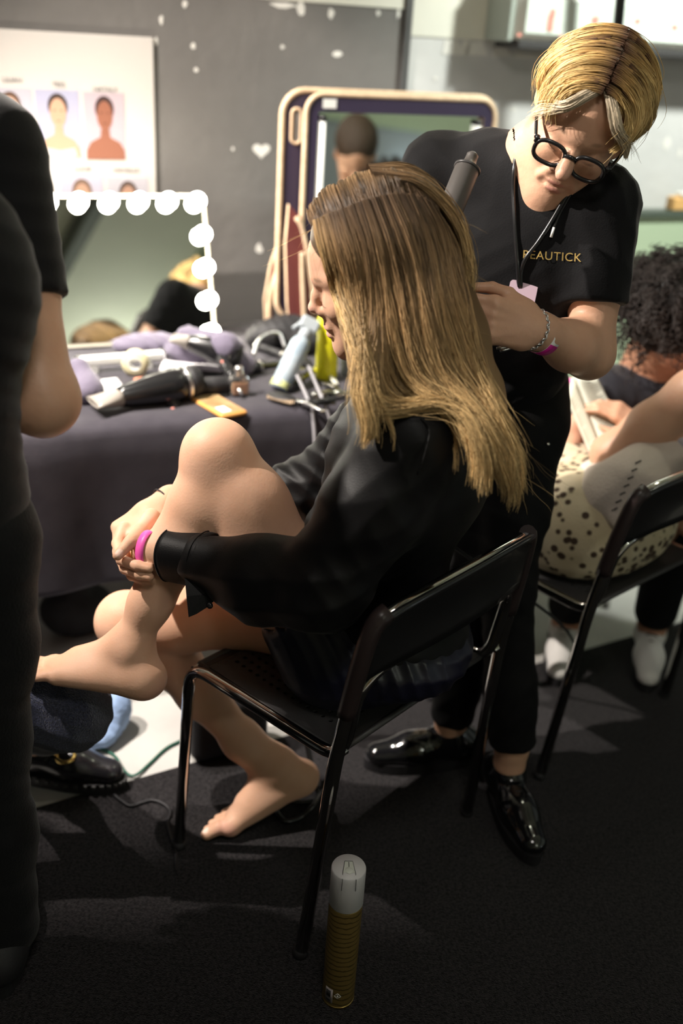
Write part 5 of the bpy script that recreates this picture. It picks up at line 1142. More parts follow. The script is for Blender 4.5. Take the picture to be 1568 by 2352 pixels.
# ================================================================== shoes
def shoe(name, c, R, mt, parent, sc=1.0, ankle=None, laces=True, buckle=False, teeth=False):
    """c under the ankle on the ground; R columns = toe, left, up."""
    T = lambda x, y, z: np.asarray(c)+R@(np.array([x, y, z])*sc)
    S_ = SDF(); S_.ell(T(-.040, 0, .052), np.array([.042, .035, .040])*sc, R, .03).cap(T(-.02, 0, .06), T(.09, 0, .052), .038*sc, .034*sc, .03, (R[:, 1], 1.05)).cap(T(.08, .002, .046), T(.165, .002, .038), .040*sc, .030*sc, .03, (R[:, 2], 1.25)).cap(T(-.01, 0, .075), T(-.005, 0, .095), .038*sc, .037*sc, .03)
    S_.box(T(.05, 0, .008), np.array([.2, .1, .017])*sc, R, .001, .002, 's'); S_.ell(T(-.004, 0, .108), np.array([.034, .031, .02])*sc, R, .006, 's')
    sh = wpart(name, S_.mesh(name, .004)[0], mt, parent)
    out = []
    for a in np.linspace(0, 2*math.pi, 40, endpoint=False):
        x = math.cos(a); y = math.sin(a); px = .062+.136*x; py = y*(.041+.004*math.sin(x*2)) if x > -.2 else y*.040; out.append((px*sc, py*sc))
    mb = MB(); mb.prism(out, np.asarray(c)+R[:, 2]*.001, R[:, 0], R[:, 1], R[:, 2], .026*sc); link('sole', mb.mesh(), M_black_mt, sh)
    if teeth:
        mb = MB()
        for i in range(0, 40):
            x, y = out[i]; q = np.asarray(c)+R@V3(x*1.012, y*1.03, .022*sc); mb.box(q, (.004, .004, .004), R, .0)
        o = link('welt_ribs', mb.mesh(), M_dkgrey, sh); o['kind'] = 'stuff'
    if laces:
        for i in range(4):
            x = .045+.022*i; z = .098-.0095*i; mb = MB(); mb.tube(spline([T(x, -.016, z-.004), T(x+.004, 0, z+.001), T(x, .016, z-.004)], 8), .0022*sc, 6); link('lace', mb.mesh(), M_black_mt, sh)
    if buckle:
        mb = MB()
        for s in (1, -1): mb.tube([T(.078+.019*math.cos(a), s*.020+.016*math.sin(a), .086-.007*abs(s*.020+.016*math.sin(a))/.03) for a in np.linspace(0, 2*math.pi, 18, endpoint=False)], .0050, 7, closed=True)
        mb.tube([T(.078, -.010, .087), T(.078, .010, .087)], .006, 8); mb.box(T(.056, 0, .0870), (.007, .026, .004), R, .002); link('buckle', mb.mesh(), M_gold, sh)
        mb = MB(); mb.grid(np.array([[T(x, y, .0795-.35*y*y/.03-.09*(x-.05)) for x in (.050, .098)] for y in np.linspace(-.034, .034, 9)]), .004); link('strap', mb.mesh(), mt, sh)
    return sh
M_patent = mat('patent_black', (.006, .006, .007), .12, coat=.8)

# ================================================================== the hairdresser
sty = thing('person', 'hairdresser with short blonde hair, black glasses and black printed tee bending over the model', 'person', (.40, 1.84, 0))
s_shL, s_shR = P(1385, 470, 1.765), P(1000, 392, 1.875); s_neck = P(1232, 372, 1.79); s_chest = P(1200, 560, 1.865); s_waist = P(1168, 800, 1.935); s_pel = P(1160, 950, 1.99)
s_elL, s_wrL = P(1352, 812, 1.80), P(1224, 756, 1.655); s_elR, s_wrR = P(905, 610, 1.83), P(1000, 640, 1.68)
s_hiL, s_knL, s_anL = P(1196, 985, 1.975), P(1163, 1340, 2.065), P(1176, 1712, 2.175)
s_hiR, s_knR, s_anR = P(1110, 985, 2.03), P(1090, 1340, 2.17), P(1036, 1655, 2.30)
SB = SDF()
GF = nrm(-FW*.61-UP*.735-RT*.31); GR = frame(GF, UP*.58+RT*.27-FW*.74); GC = P(1339, 279, 1.685); GS = 1.0
GT = head_prims(SB, GC, GR, GS, neck_to=s_neck, neck_r=(.050, .056), old=True, jaw=1.1)
SB.cap(GT(.098, 0, -.014), GT(.113, 0, -.036), .0095, .0118, .010)
RS = frame(nrm(-FW*.9-RT*.35), UP)
SB.cap(s_neck, s_chest, .06, .10, .06).ell(s_chest, (.10, .145, .15), RS, .05).ell(s_waist, (.085, .11, .12), RS, .05).ell(s_pel, (.09, .12, .09), RS, .05)
SB.chain([s_shL, lerp(s_shL, s_elL, .5), s_elL, lerp(s_elL, s_wrL, .35), s_wrL], [.052, .046, .041, .041, .029], .03)
SB.chain([s_shR, lerp(s_shR, s_elR, .5), s_elR, lerp(s_elR, s_wrR, .35), s_wrR], [.052, .046, .040, .038, .027], .03)
hd = nrm(P(1092, 728, 1.60)-s_wrL); LH = frame(hd, nrm(-FW*.8-UP*.15+RT*.0)); LH = np.stack([LH[:, 0], -LH[:, 1] if LH[:, 1]@UP < 0 else LH[:, 1], LH[:, 2]], 1)
hand_prims(SB, s_wrL, LH, 1, [(35, 40, 30), (40, 45, 30), (40, 45, 30), (45, 40, 30)], [(.030, .020, -.012), (.026, .004, -.010), (.022, -.004, -.010)], 1.05)
# tendons on the back of the hand
for y in (.024, .008, -.008, -.022): SB.cap(s_wrL+LH@V3(.03, y*.5, .011), s_wrL+LH@V3(.088, y, .010), .0035, .0055, .008)
ir_top, ir_bot = P(1087, 352, 1.63), P(1008, 548, 1.60); ird = nrm(ir_top-ir_bot); ir_end = ir_bot-ird*.16
rh = ir_bot-ird*.045; RH = frame(nrm(RT*.75-FW*.3+UP*.05), nrm(-FW*.5-RT*.3+UP*.2))
w2 = rh-RH[:, 0]*.075+RH[:, 2]*.028; SB.cap(s_wrR, w2, .027, .025, .02)
hand_prims(SB, w2, RH, -1, [(45, 70, 40), (50, 75, 40), (50, 75, 40), (50, 70, 40)], [(.030, .016, -.020), (.026, .002, -.016), (.020, -.004, -.012)], 1.0)
SB.chain([s_hiL, s_knL, s_anL], [.08, .05, .034], .03); SB.chain([s_hiR, s_knR, s_anR], [.08, .05, .034], .03)
SB.cap(s_anL, s_anL-V3(0, 0, .05), .034, .036, .02); SB.cap(s_anR, s_anR-V3(0, 0, .05), .034, .036, .02)
me, pos = SB.mesh('body', .003)
sp = [((GT(.0955, 0, -.0665), GR), np.array((.012, .021, .006))*GS, (.50, .20, .17), .7), ((GT(.094, 0, -.0795), GR), np.array((.012, .018, .0068))*GS, (.52, .22, .19), .7)]
for s in (1, -1): sp += [((GT(.084, s*.028, .019), GR), np.array((.012, .020, .0045))*GS, (.20, .13, .08), .6), ((GT(.083, s*.031, -.017), GR), np.array((.010, .014, .0030))*GS, (.12, .06, .04), .7)]
sp += [(GT(.11, 0, -.036), .022, (.66, .36, .28), .5)]
tints(me, pos, sp); wpart('body', me, M_skin2, sty)
# tee
TS = SDF(); TS.ell(s_chest+V3(0, 0, .0), (.125, .172, .175), RS, .05).ell(s_waist, (.110, .120, .15), RS, .07).cap(s_shL+RT*-.02, s_shR+RT*.02, .066, .066, .05)
TS.cap(lerp(s_shL, s_neck, .55), lerp(s_shR, s_neck, .55), .064, .064, .04)
hemL = lerp(s_shL, s_elL, .66); hemR = lerp(s_shR, s_elR, .7)
SL = SDF(); eL, eR = nrm(s_elL-s_shL), nrm(s_elR-s_shR); SL.cap(s_shL, hemL+eL*.05, .064, .061, .04).cap(s_shR, hemR+eR*.05, .066, .062, .04); cut(SL, hemL, eL, .08); cut(SL, hemR, eR, .08); merge(TS, SL, .03)
TS.cap(s_neck+UP*.0, GT(-.01, 0, -.04), .058, .060, .01, None, 's')
TS.ell(s_neck-FW*.05-UP*.030+RT*.02, (.060, .05, .048), None, .012, 's')
TS.disp = fold_disp(.0075, .085, [nrm(RT*.8+UP*.5), nrm(UP*.8-RT*.5), nrm(RT*.3+UP*.2+FW)], 15); TS.amp = .009
me, pos = TS.mesh('tshirt', .004, smooth_it=1); tee = wpart('tshirt', me, M_jersey, sty)
def onto(vol, px, py, d0=1.3, d1=2.6, lift=.002): return P(px, py, float(march(np.array([[px, py]], float), vol, d0, d1)[0])-lift)
# gold chest print
def print_on(vol, s, cx, cy, ang, hpx, mt, name, parent, d0=1.4):
    cu = bpy.data.curves.new('t', 'FONT'); cu.body = s; cu.size = 1.0; cu.align_x = 'CENTER'; cu.align_y = 'CENTER'; cu.space_character = 1.08
    ob = bpy.data.objects.new('t', cu); COL.objects.link(ob); dg = bpy.context.evaluated_depsgraph_get(); me = bpy.data.meshes.new_from_object(ob.evaluated_get(dg)); bpy.data.objects.remove(ob); bpy.data.curves.remove(cu)
    co = np.zeros(len(me.vertices)*3); me.vertices.foreach_get('co', co); co = co.reshape(-1, 3); ca, sa = math.cos(ang), math.sin(ang)
    px = np.stack([cx+hpx*(co[:, 0]*ca+co[:, 1]*sa), cy+hpx*(co[:, 0]*sa-co[:, 1]*ca)], 1); t = march(px, vol, d0, 2.4); t = np.minimum(t, np.median(t)+.02)-.0016
    w = CAM+(FW+RT*((px[:, :1]-IMG_W/2)/FPX)-UP*((px[:, 1:]-IMG_H/2)/FPX))*t[:, None]; me.vertices.foreach_set('co', w.astype(np.float32).ravel()); me.update(); return wpart(name, me, mt, parent)
print_on(TS, 'BEAUTICK', 1267, 589, math.radians(3.5), 27.5, mat('gold_print_flat', (.75, .52, .18), .35, metal=.6), 'chest_print', sty)
# trousers
PA = SDF(); PA.ell(s_pel, (.115, .124, .115), RS, .05).ell(s_pel+UP*.07, (.108, .116, .07), RS, .05)
PA.chain([s_hiL, lerp(s_hiL, s_knL, .5), s_knL, lerp(s_knL, s_anL, .75)], [.086, .070, .056, .053], .035).chain([s_hiR, lerp(s_hiR, s_knR, .5), s_knR, lerp(s_knR, s_anR, .75)], [.094, .080, .064, .054], .035)
PL = SDF(); PL.cap(lerp(s_knL, s_anL, .6), s_anL+nrm(s_anL-s_knL)*.04, .056, .050, .03).cap(lerp(s_knR, s_anR, .6), s_anR+nrm(s_anR-s_knR)*.04, .054, .048, .03); cut(PL, s_anL+UP*.004, s_anL-s_knL, .09); cut(PL, s_anR+UP*.004, s_anR-s_knR, .09); merge(PA, PL, .02)
PA.disp = fold_disp(.006, .10, [nrm(UP+RT*.3), nrm(UP-RT*.4+FW*.3)], 25); PA.amp = .008
me, pos = PA.mesh('trousers', .005, smooth_it=1); tr = wpart('trousers', me, M_pants, sty)
mb = MB(); c = onto(PA, 1208, 872); mb.lathe([(.001, -.002), (.009, -.001), (.009, .001), (.001, .002)], 12, c, frame(-FW, UP)[:, [1, 2, 0]]); link('button', mb.mesh(), M_dkchrome, tr)
for xy in ((1175, 900), (1258, 1020)):
    mb = MB(); c = onto(PA, *xy); mb.lathe([(.001, -.002), (.004, -.001), (.004, .001), (.001, .002)], 8, c, frame(-FW, UP)[:, [1, 2, 0]]); link('rivet', mb.mesh(), M_chrome, tr)
mb = MB(); mb.tube(spline([onto(PA, 1175, 905), onto(PA, 1180, 960), onto(PA, 1190, 1040)], 14), .0012, 5); link('pocket_seam', mb.mesh(), M_dkgrey, tr)
# shoes
tL = PZ(1163, 1862, 0); cL = V3(s_anL[0], s_anL[1]+.0, .005); d = tL-cL; d[2] = 0; RL = frame(nrm(d), V3(0, 0, 1)); shoe('shoe', cL, RL, M_patent, sty, 1.0)
tR = PZ(862, 1762, 0); cR = V3(s_anR[0], s_anR[1], .005); d = tR-cR; d[2] = 0; shoe('shoe', cR, frame(nrm(d), V3(0, 0, 1)), M_patent, sty, 1.0)
# glasses
gl = thing('glasses_holder', '', '') if False else None
def lens_ring(cy, sx=.0262, sz=.0190, n=30):
    return [GT(.1015+.0-.10*(abs(cy+sx*math.copysign(abs(math.cos(a))**.75, math.cos(a)))-.03)*.35, cy+sx*math.copysign(abs(math.cos(a))**.75, math.cos(a)), -.018+sz*math.copysign(abs(math.sin(a))**.8, math.sin(a))) for a in np.linspace(0, 2*math.pi, n, endpoint=False)]
mb = MB()
for s in (1, -1): mb.tube(lens_ring(s*.0345), .0037, 8, closed=True)
mb.tube(spline([GT(.104, -.0095, -.010), GT(.107, 0, -.007), GT(.104, .0095, -.010)], 10), .0038, 8)
for s in (1, -1): mb.box(GT(.098, s*.0625, -.006), (.005, .004, .006), GR, .002)
gf = mb.build('glasses', M_black_pl, sty, True)
for s in (1, -1):
    mb = MB(); mb.tube(spline([GT(.097, s*.0655, -.005), GT(.05, s*.0775, .004), GT(.01, s*.081, .006), GT(-.006, s*.081, .002)], 22), .0030, 8, flat=(GR[:, 2], 1.0)); link('temple_arm', mb.mesh(), M_black_pl, gf)
    rg = np.array(lens_ring(s*.0345, .0245, .0175)); c = rg.mean(0); mb = MB(); mb.add(list(rg)+[c], [(i, (i+1) % 30, 30) for i in range(30)]); link('lens', mb.mesh(), mat('lens_glass', (.9, .85, .8), .02, trans=1.0, ior=1.01, spec=.3), gf)
# lanyard with badge
mb = MB(); mb.tube(spline([onto(TS, 1186, 352), onto(TS, 1180, 390), onto(TS, 1178, 440), onto(TS, 1182, 520), onto(TS, 1188, 600), onto(TS, 1192, 662)], 36), .0042, 8); ly = mb.build('lanyard', M_black_pl, sty, True)
mb = MB(); mb.tube(spline([onto(TS, 1305, 440), onto(TS, 1268, 505), onto(TS, 1236, 555), onto(TS, 1208, 592), onto(TS, 1196, 625), onto(TS, 1196, 662)], 36), .0040, 8); link('lanyard_strap', mb.mesh(), M_black_pl, ly)
mb = MB(); mb.tube(spline([onto(TS, 1318, 432), onto(TS, 1285, 490), onto(TS, 1270, 528)], 16), .0028, 8); dr = link('drawstring', mb.mesh(), M_black_pl, ly)
mb = MB(); a, b = onto(TS, 1272, 522, lift=.004), onto(TS, 1265, 545, lift=.004); mb.tube([a, b], .0024, 8); link('string_tip', mb.mesh(), M_white, ly)
c = onto(TS, 1196, 694, lift=.014); Rb = np.stack([RT*.97-UP*.2, nrm(UP*.98+RT*.2), -FW], 1); mb = MB(); mb.prism(rrect(-.026, -.038, .024, .036, .006), c, Rb[:, 0], Rb[:, 1], -FW, .0014); link('badge', mb.mesh(), M_rose, ly)
# bracelet, charms and paper wristband on the near wrist
fx = nrm(s_elL-s_wrL); bc = s_wrL+fx*-.004
R_ = frame(fx, UP); n = 34
mb = MB()
for i in range(n):
    a = 2*math.pi*i/n; q = bc+.0335*(R_[:, 1]*math.cos(a)*.9+R_[:, 2]*math.sin(a)); t_ = nrm(-R_[:, 1]*math.sin(a)+R_[:, 2]*math.cos(a)); Rk = frame(t_, nrm(q-bc)); tw = 1 if i % 2 else -1
    mb.tube([q+Rk[:, 0]*.0042*math.cos(b_)+(Rk[:, 1]*.0030*math.sin(b_) if tw > 0 else Rk[:, 2]*.0030*math.sin(b_)) for b_ in np.linspace(0, 2*math.pi, 10, endpoint=False)], .0013, 5, closed=True)
br = mb.build('bracelet', M_silver, sty, True); br['kind'] = 'stuff'
for k, (x, y) in enumerate([(1140, 800), (1148, 806), (1158, 790), (1150, 782), (1165, 778)]):
    a = bc-UP*.034-RT*.004*k; b = P(x, y, proj(a)[2]-.004); mb = MB(); mb.tube(spline([a, lerp(a, b, .5)+UP*.004, b], 8), [.0012, .0014, .0016, .0018, .002, .0024, .003, .0022], 6); link('charm', mb.mesh(), M_silver, br)
ring(s_wrL+fx*.030, fx, .0345, .022, .0012, M_white, 'paper_band', sty, .92); 
for a0 in (0, 1):
    G = np.array([[s_wrL+fx*(.030+z)+(.0352+t)*(R_[:, 1]*math.cos(a)*.92+R_[:, 2]*math.sin(a)) for z, t in ((-.0112, 0), (.0112, 0), (.0112, .0008), (-.0112, .0008), (-.0112, 0))] for a in (np.linspace(.9, 1.9, 10) if a0 == 0 else np.linspace(3.9, 5.3, 12))]); mb = MB(); mb.grid(G, 0); mb.build('band_end', M_magenta, sty, True)
# stud earring
mb = MB(); mb.lathe([(.0003, -.002), (.0025, 0), (.0003, .002)], 8, GT(-.004, -.083, -.036)); mb.build('ear_stud', M_silver, sty, True)
# --- curling wand in her other hand
iron = thing('curling_wand', 'dark grey curling wand held upright behind the blonde hair', 'curling iron', ir_end)
Ri = frame(ird, -FW)[:, [1, 2, 0]]; L = np.linalg.norm(ir_top-ir_bot)
mb = MB(); mb.lathe([(.019, -.02), (.0205, 0), (.0205, L*.80), (.0185, L*.835), (.0135, L*.86), (.0105, L*.90), (.0098, L*.95), (.0100, L*.975), (.006, L)], 26, ir_bot, Ri); mb.build('barrel', mat('wand_grey', (.075, .068, .064), .42), iron, True)
mb = MB(); mb.lathe([(.0208, L*.80), (.0225, L*.805), (.0225, L*.825), (.019, L*.838)], 26, ir_bot, Ri); mb.build('collar', mat('wand_collar', (.05, .048, .048), .4), iron, True)
mb = MB(); mb.lathe([(.012, -.155), (.0155, -.15), (.016, -.03), (.0185, -.02)], 22, ir_bot, Ri); mb.build('handle', M_black_mt, iron, True)
mb = MB(); mb.tube(spline([ir_bot-ird*.155, ir_bot-ird*.24+RT*.03, ir_bot-ird*.45+RT*.10+FW*.2, V3(.55, 2.0, .30), V3(.62, 2.15, .015)], 40), .0035, 7); mb.build('cord', M_black_mt, iron, True)

# --- short parted hair
M_hair2 = hair_mat('golden_hair', (.11, .058, .034), (.44, .275, .10), (.84, .60, .26), .36, .22, .52, .45)
def bob(n, seed):
    r = np.random.default_rng(seed); out = []; m = 18
    for i in range(n):
        s = 1 if r.uniform() < .5 else -1; x0 = r.uniform(-.092, .082); lay = r.uniform(.35, 1.0); f0 = r.uniform(0, .55)*(r.uniform() < .5)
        puff = .012+.013*lay; L = r.uniform(.78, 1.0); end = (2.02 if x0 < .02 else 1.72)*L
        tw = np.linspace(0, 1, m); th = f0+(end-f0)*tw
        ry = .074+puff*np.sin(np.clip(th/end, 0, 1)*math.pi*.85)**.7*1.05; rz = .088+puff*.9
        xx = x0-(.006*tw) + (.020*tw**2 if x0 > .03 else -.020*tw**2)*1.0
        sq = np.sqrt(np.maximum(0, 1-((xx+.012)/.118)**2)); sq = np.maximum(sq, .25)
        y = s*(.0015+ry*np.sin(th)*sq**.6); z = .030+rz*np.cos(th)*sq**.8-.012*np.maximum(0, tw-.7)
        y = y*(1-.10*np.maximum(0, tw-.75)*4*(.6))
        pts = np.stack([xx, y, z], 1)+r.normal(size=(1, 3))*.002; out.append(np.array([GT(*p) for p in pts]))
    return np.array(out)
def nape(n, seed):
    r = np.random.default_rng(seed); out = []; m = 18
    for i in range(n):
        y0 = r.uniform(-.07, .07); f = r.uniform(.95, 1.08)
        out.append(spline([GT(*p) for p in [(-.055, y0*.4, .122), (-.10*f, y0*.8, .098), (-.128*f, y0, .045), (-.126*f, y0*1.05, -.012), (-.108, y0*1.05, -.06)]], m))
    return np.array(out)
def fringe(n, seed):
    r = np.random.default_rng(seed); out = []; m = 18
    for i in range(n):
        s = 1 if i % 3 else -1; t = r.uniform(0, 1)
        p = [(.074-.012*t, s*.004, .098), (.094, s*(.018+.01*t), .090), (.102, s*(.036+.014*t), .066), (.092-.02*t, s*(.062+.012*t), .040), (.066-.03*t, s*(.084+.006*t), .010-.02*t)]
        out.append(spline([GT(*q) for q in p], m))
    return np.array(out)
allg = np.concatenate([bob(190, 2), nape(34, 3)])
me = strands('hair', allg, 34, .0065, .0055, .00062, 8, .0012, .08, .012, rand_len=.15); hs = wpart('hair', me, M_hair2, sty)
M_hair2b = hair_mat('grey_blond_hair', (.42, .34, .24), (.60, .50, .36), (.80, .68, .48), .36, .3, .7, .6)
me = strands('forelock', fringe(46, 4), 26, .0060, .0050, .00060, 9, .0012, .08, .010, rand_len=.2); link('forelock', me, M_hair2b, hs)
HB = SDF(); HB.ell(GT(-.024, 0, .038), np.array((.098, .080, .092))*GS, GR, .02)
for s in (1, -1): HB.cap(GT(-.02, s*.066, .035), GT(-.02, s*.070, .0), .030, .022, .03)
me, pos = HB.mesh('hair_base', .005); attr(me, 'ht', np.clip(np.linalg.norm(pos-GT(.02, 0, .125), axis=1)/.35, 0, .4)); attr(me, 'hr', np.full(len(pos), .9)); link('hair_base', me, M_hair2, hs)
# ================================================================== man standing at the left edge
M_tee2 = mat('charcoal_tee', (.007, .007, .008), .85, spec=.2, sheen=.22, bump=.12, bscale=300)
M_jeans2 = mat('charcoal_jeans', (.008, .0083, .009), .8, spec=.15, sheen=.12, bump=.2, bscale=260)
man = thing('person', 'person in a charcoal tee and dark jeans standing with a bent bare arm', 'person', (-.74, 1.28, 0))
mx = V3(-.70, 1.30, 0); m_shR = P(-8, 352, 1.40); m_elR = P(98, 916, 1.42); m_wrR = m_elR+V3(-.21, .07, .03)
m_neck = V3(-.64, 1.29, 1.46); m_shL = m_shR+V3(-.36, -.20, .02); m_chest = V3(-.60, 1.24, 1.22); m_belly = V3(-.622, 1.25, 1.02); m_hip = V3(-.625, 1.26, .86)
m_hR, m_kR, m_aR = V3(-.535, 1.26, .84), V3(-.56, 1.27, .48), V3(-.55, 1.24, .10)
m_hL, m_kL, m_aL = V3(-.72, 1.26, .84), V3(-.76, 1.27, .48), V3(-.79, 1.25, .10)
MBd = SDF(); MF = nrm(V3(-.55, .8, -.25)); MR = frame(MF, V3(0, 0, 1)); MC = V3(-.66, 1.33, 1.66); MT = head_prims(MBd, MC, MR, 1.05, neck_to=m_neck, neck_r=(.058, .062))
Rman = frame(nrm(V3(-.2, .98, 0)), V3(0, 0, 1))
MBd.ell(m_chest, (.11, .17, .16), Rman, .05).ell(m_belly, (.11, .15, .14), Rman, .06).ell(m_hip, (.11, .15, .12), Rman, .06)
MBd.chain([m_shR, lerp(m_shR, m_elR, .5), m_elR, lerp(m_elR, m_wrR, .4), m_wrR], [.058, .050, .045, .044, .030], .03); MBd.ell(m_elR+V3(.0, .0, -.004), (.039, .039, .041), None, .03)
hand_prims(MBd, m_wrR, frame(m_wrR-m_elR, V3(.2, .1, 1)), -1, [(30, 40, 30)]*4, [(.03, .02, -.012), (.026, .004, -.01), (.022, -.004, -.01)], 1.08)
m_elL = m_shL+V3(-.05, -.03, -.29); m_wrL = m_elL+V3(.02, .05, -.26); MBd.chain([m_shL, m_elL, m_wrL], [.060, .043, .030], .03); hand_prims(MBd, m_wrL, frame(m_wrL-m_elL, V3(-.2, .1, 1)), 1, [(30, 40, 30)]*4, [(.03, .02, -.012), (.026, .004, -.01), (.022, -.004, -.01)], 1.08)
MBd.chain([m_hR, m_kR, m_aR], [.09, .055, .038], .03).chain([m_hL, m_kL, m_aL], [.09, .055, .038], .03)
me, pos = MBd.mesh('body', .005); tints(me, pos, []); wpart('body', me, M_skin2, man)
TM = SDF(); TM.ell(m_chest, (.135, .195, .19), Rman, .05).ell(m_belly, (.135, .172, .19), Rman, .07).ell(m_hip+V3(0, 0, .04), (.138, .172, .12), Rman, .06).cap(m_shR+V3(-.03, 0, .01), m_shL+V3(.03, 0, .01), .075, .075, .05).cap(m_neck-V3(0, 0, .05), m_chest, .085, .12, .05)
SL = SDF(); hm = lerp(m_shR, m_elR, .60); SL.cap(m_shR, hm+nrm(m_elR-m_shR)*.05, .070, .060, .04); hm2 = lerp(m_shL, m_elL, .6); SL.cap(m_shL, hm2+nrm(m_elL-m_shL)*.05, .074, .066, .04)
cut(SL, hm, m_elR-m_shR, .09); cut(SL, hm2, m_elL-m_shL, .09)
merge(TM, SL, .03)
TM.disp = fold_disp(.005, .10, [(.9, .2, .5), (.2, .3, .9)], 61); TM.amp = .01
me, pos = TM.mesh('tshirt', .006, smooth_it=1); wpart('tshirt', me, M_tee2, man)
JM = SDF(); JM.ell(m_hip, (.135, .17, .13), Rman, .05).chain([m_hR, lerp(m_hR, m_kR, .5), m_kR, lerp(m_kR, m_aR, .5), m_aR], [.10, .088, .074, .070, .066], .04).chain([m_hL, lerp(m_hL, m_kL, .5), m_kL, lerp(m_kL, m_aL, .5), m_aL], [.105, .098, .082, .076, .070], .04)
JM.box((-.7, 1.3, -.06), (.4, .4, .115), None, .002, .004, 's'); JM.disp = fold_disp(.006, .11, [(.2, .2, 1), (.6, .3, .8)], 62); JM.amp = .01
me, pos = JM.mesh('jeans', .006, smooth_it=1); wpart('jeans', me, M_jeans2, man)
for a_ in (m_aR, m_aL): shoe('shoe', V3(a_[0], a_[1], .005), frame(nrm(V3(-.25, .97, 0)), V3(0, 0, 1)), M_black_mt, man, 1.12)
HMn = SDF(); HMn.ell(MT(-.02, 0, .045), (.108, .085, .092), MR, .02); HMn.box(MT(.075, 0, -.03), (.03, .1, .08), MR, .01, .02, 's'); me, pos = HMn.mesh('hair', .006)
attr(me, 'ht', np.zeros(len(pos))); attr(me, 'hr', np.full(len(pos), .3)); wpart('hair', me, mat('dark_short_hair', (.02, .014, .01), .6, bump=.6, bscale=220), man)

# ================================================================== pedicurist on a low stool behind him
ped = thing('person', 'person in dark navy trousers and gold buckled loafers sitting with a towel over one knee', 'person', (-1.0, 1.54, 0))
p_kR = P(160, 1634, 1.875); p_hR = V3(-.95, 1.46, .47); p_toe = PZ(284, 1812, 0); p_aR = p_toe-nrm(V3(.95, -.10, 0))*.20+V3(0, 0, .115)
p_hL = V3(-1.0, 1.62, .47); p_kL = V3(-.86, 1.80, .45); p_aL = V3(-.92, 1.83, .11)
p_ch = V3(-1.12, 1.50, .76); p_nk = V3(-1.12, 1.50, .95); p_s1, p_s2 = V3(-1.12, 1.34, .90), V3(-1.13, 1.66, .90)
PB = SDF(); PF = nrm(V3(.85, .1, -.5)); PR = frame(PF, V3(0, 0, 1)); PT = head_prims(PB, V3(-1.09, 1.50, 1.10), PR, 1.0, neck_to=p_nk, neck_r=(.05, .055))
PB.ell(p_ch, (.11, .16, .17), None, .05).ell((-1.0, 1.54, .55), (.13, .17, .12), None, .06).cap(p_s1, p_s2, .055, .055, .04)
p_e1, p_w1 = V3(-1.03, 1.34, .70), V3(-.86, 1.44, .60); PB.chain([p_s1, p_e1, p_w1], [.05, .038, .026], .03); hand_prims(PB, p_w1, frame(nrm(V3(1, .1, -.1)), V3(0, -.2, 1)), 1, [(25, 35, 25)]*4, [(.03, .02, -.012), (.026, .004, -.01), (.022, -.004, -.01)])
p_e2, p_w2 = V3(-1.02, 1.74, .70), V3(-.86, 1.64, .60); PB.chain([p_s2, p_e2, p_w2], [.05, .038, .026], .03); hand_prims(PB, p_w2, frame(nrm(V3(1, -.1, -.1)), V3(0, .2, 1)), -1, [(25, 35, 25)]*4, [(.03, .02, -.012), (.026, .004, -.01), (.022, -.004, -.01)])
PB.chain([p_hR, p_kR, p_aR, p_aR-V3(0, 0, .03)], [.08, .05, .034, .036], .03).chain([p_hL, p_kL, p_aL, p_aL-V3(0, 0, .03)], [.08, .05, .034, .036], .03)
me, pos = PB.mesh('body', .005); tints(me, pos, []); wpart('body', me, M_skin1, ped)
M_navyt = mat('navy_trousers', (.008, .008, .013), .8, spec=.2, sheen=.2, bump=.15, bscale=260)
PT_ = SDF(); PT_.ell((-1.0, 1.54, .55), (.15, .19, .14), None, .05).chain([p_hR, p_kR, lerp(p_kR, p_aR, .6), lerp(p_kR, p_aR, .92)], [.088, .060, .050, .046], .04).chain([p_hL, p_kL, lerp(p_kL, p_aL, .6), lerp(p_kL, p_aL, .92)], [.10, .072, .064, .058], .04)
PT_.disp = fold_disp(.006, .10, [(.2, .2, 1), (.6, .3, .8)], 63); PT_.amp = .008; me, pos = PT_.mesh('trousers', .006, smooth_it=1); wpart('trousers', me, M_navyt, ped)
PJ = SDF(); PJ.ell(p_ch, (.14, .19, .20), None, .05).cap(p_s1, p_s2, .07, .07, .04).chain([p_s1, p_e1, lerp(p_e1, p_w1, .7)], [.068, .056, .042], .04).chain([p_s2, p_e2, lerp(p_e2, p_w2, .7)], [.068, .056, .042], .04); PJ.disp = fold_disp(.006, .10, [(.2, .2, 1), (.6, .3, .8)], 64); PJ.amp = .008
me, pos = PJ.mesh('sweater', .007, smooth_it=1); wpart('sweater', me, M_jersey, ped)
d = p_toe-V3(p_aR[0], p_aR[1], 0); d[2] = 0; cs = V3(p_aR[0], p_aR[1], .005); shoe('loafer', cs, frame(nrm(d), V3(0, 0, 1)), mat('loafer_leather', (.016, .015, .018), .24, coat=.4), ped, 1.02, laces=False, buckle=True, teeth=True)
shoe('loafer', V3(p_aL[0], p_aL[1], .001), frame(nrm(V3(.9, .3, 0)), V3(0, 0, 1)), mat('loafer_leather2', (.016, .015, .018), .24, coat=.4), ped, 1.0, laces=False, buckle=True)
PH = SDF(); PH.ell(PT(-.02, 0, .045), (.108, .086, .094), PR, .02).ell(PT(-.08, 0, -.02), (.05, .07, .08), PR, .03); me, pos = PH.mesh('hair', .006); wpart('hair', me, mat('brown_hair', (.05, .03, .018), .5, bump=.6, bscale=200), ped)
st = thing('low_stool', 'low round black stool under the seated pedicurist', 'stool', (-1.0, 1.54, 0)); mb = MB(); mb.lathe([(.15, .36), (.165, .37), (.165, .41), (.15, .425), (.001, .427)], 28); mb.build('seat', M_black_mt, st)
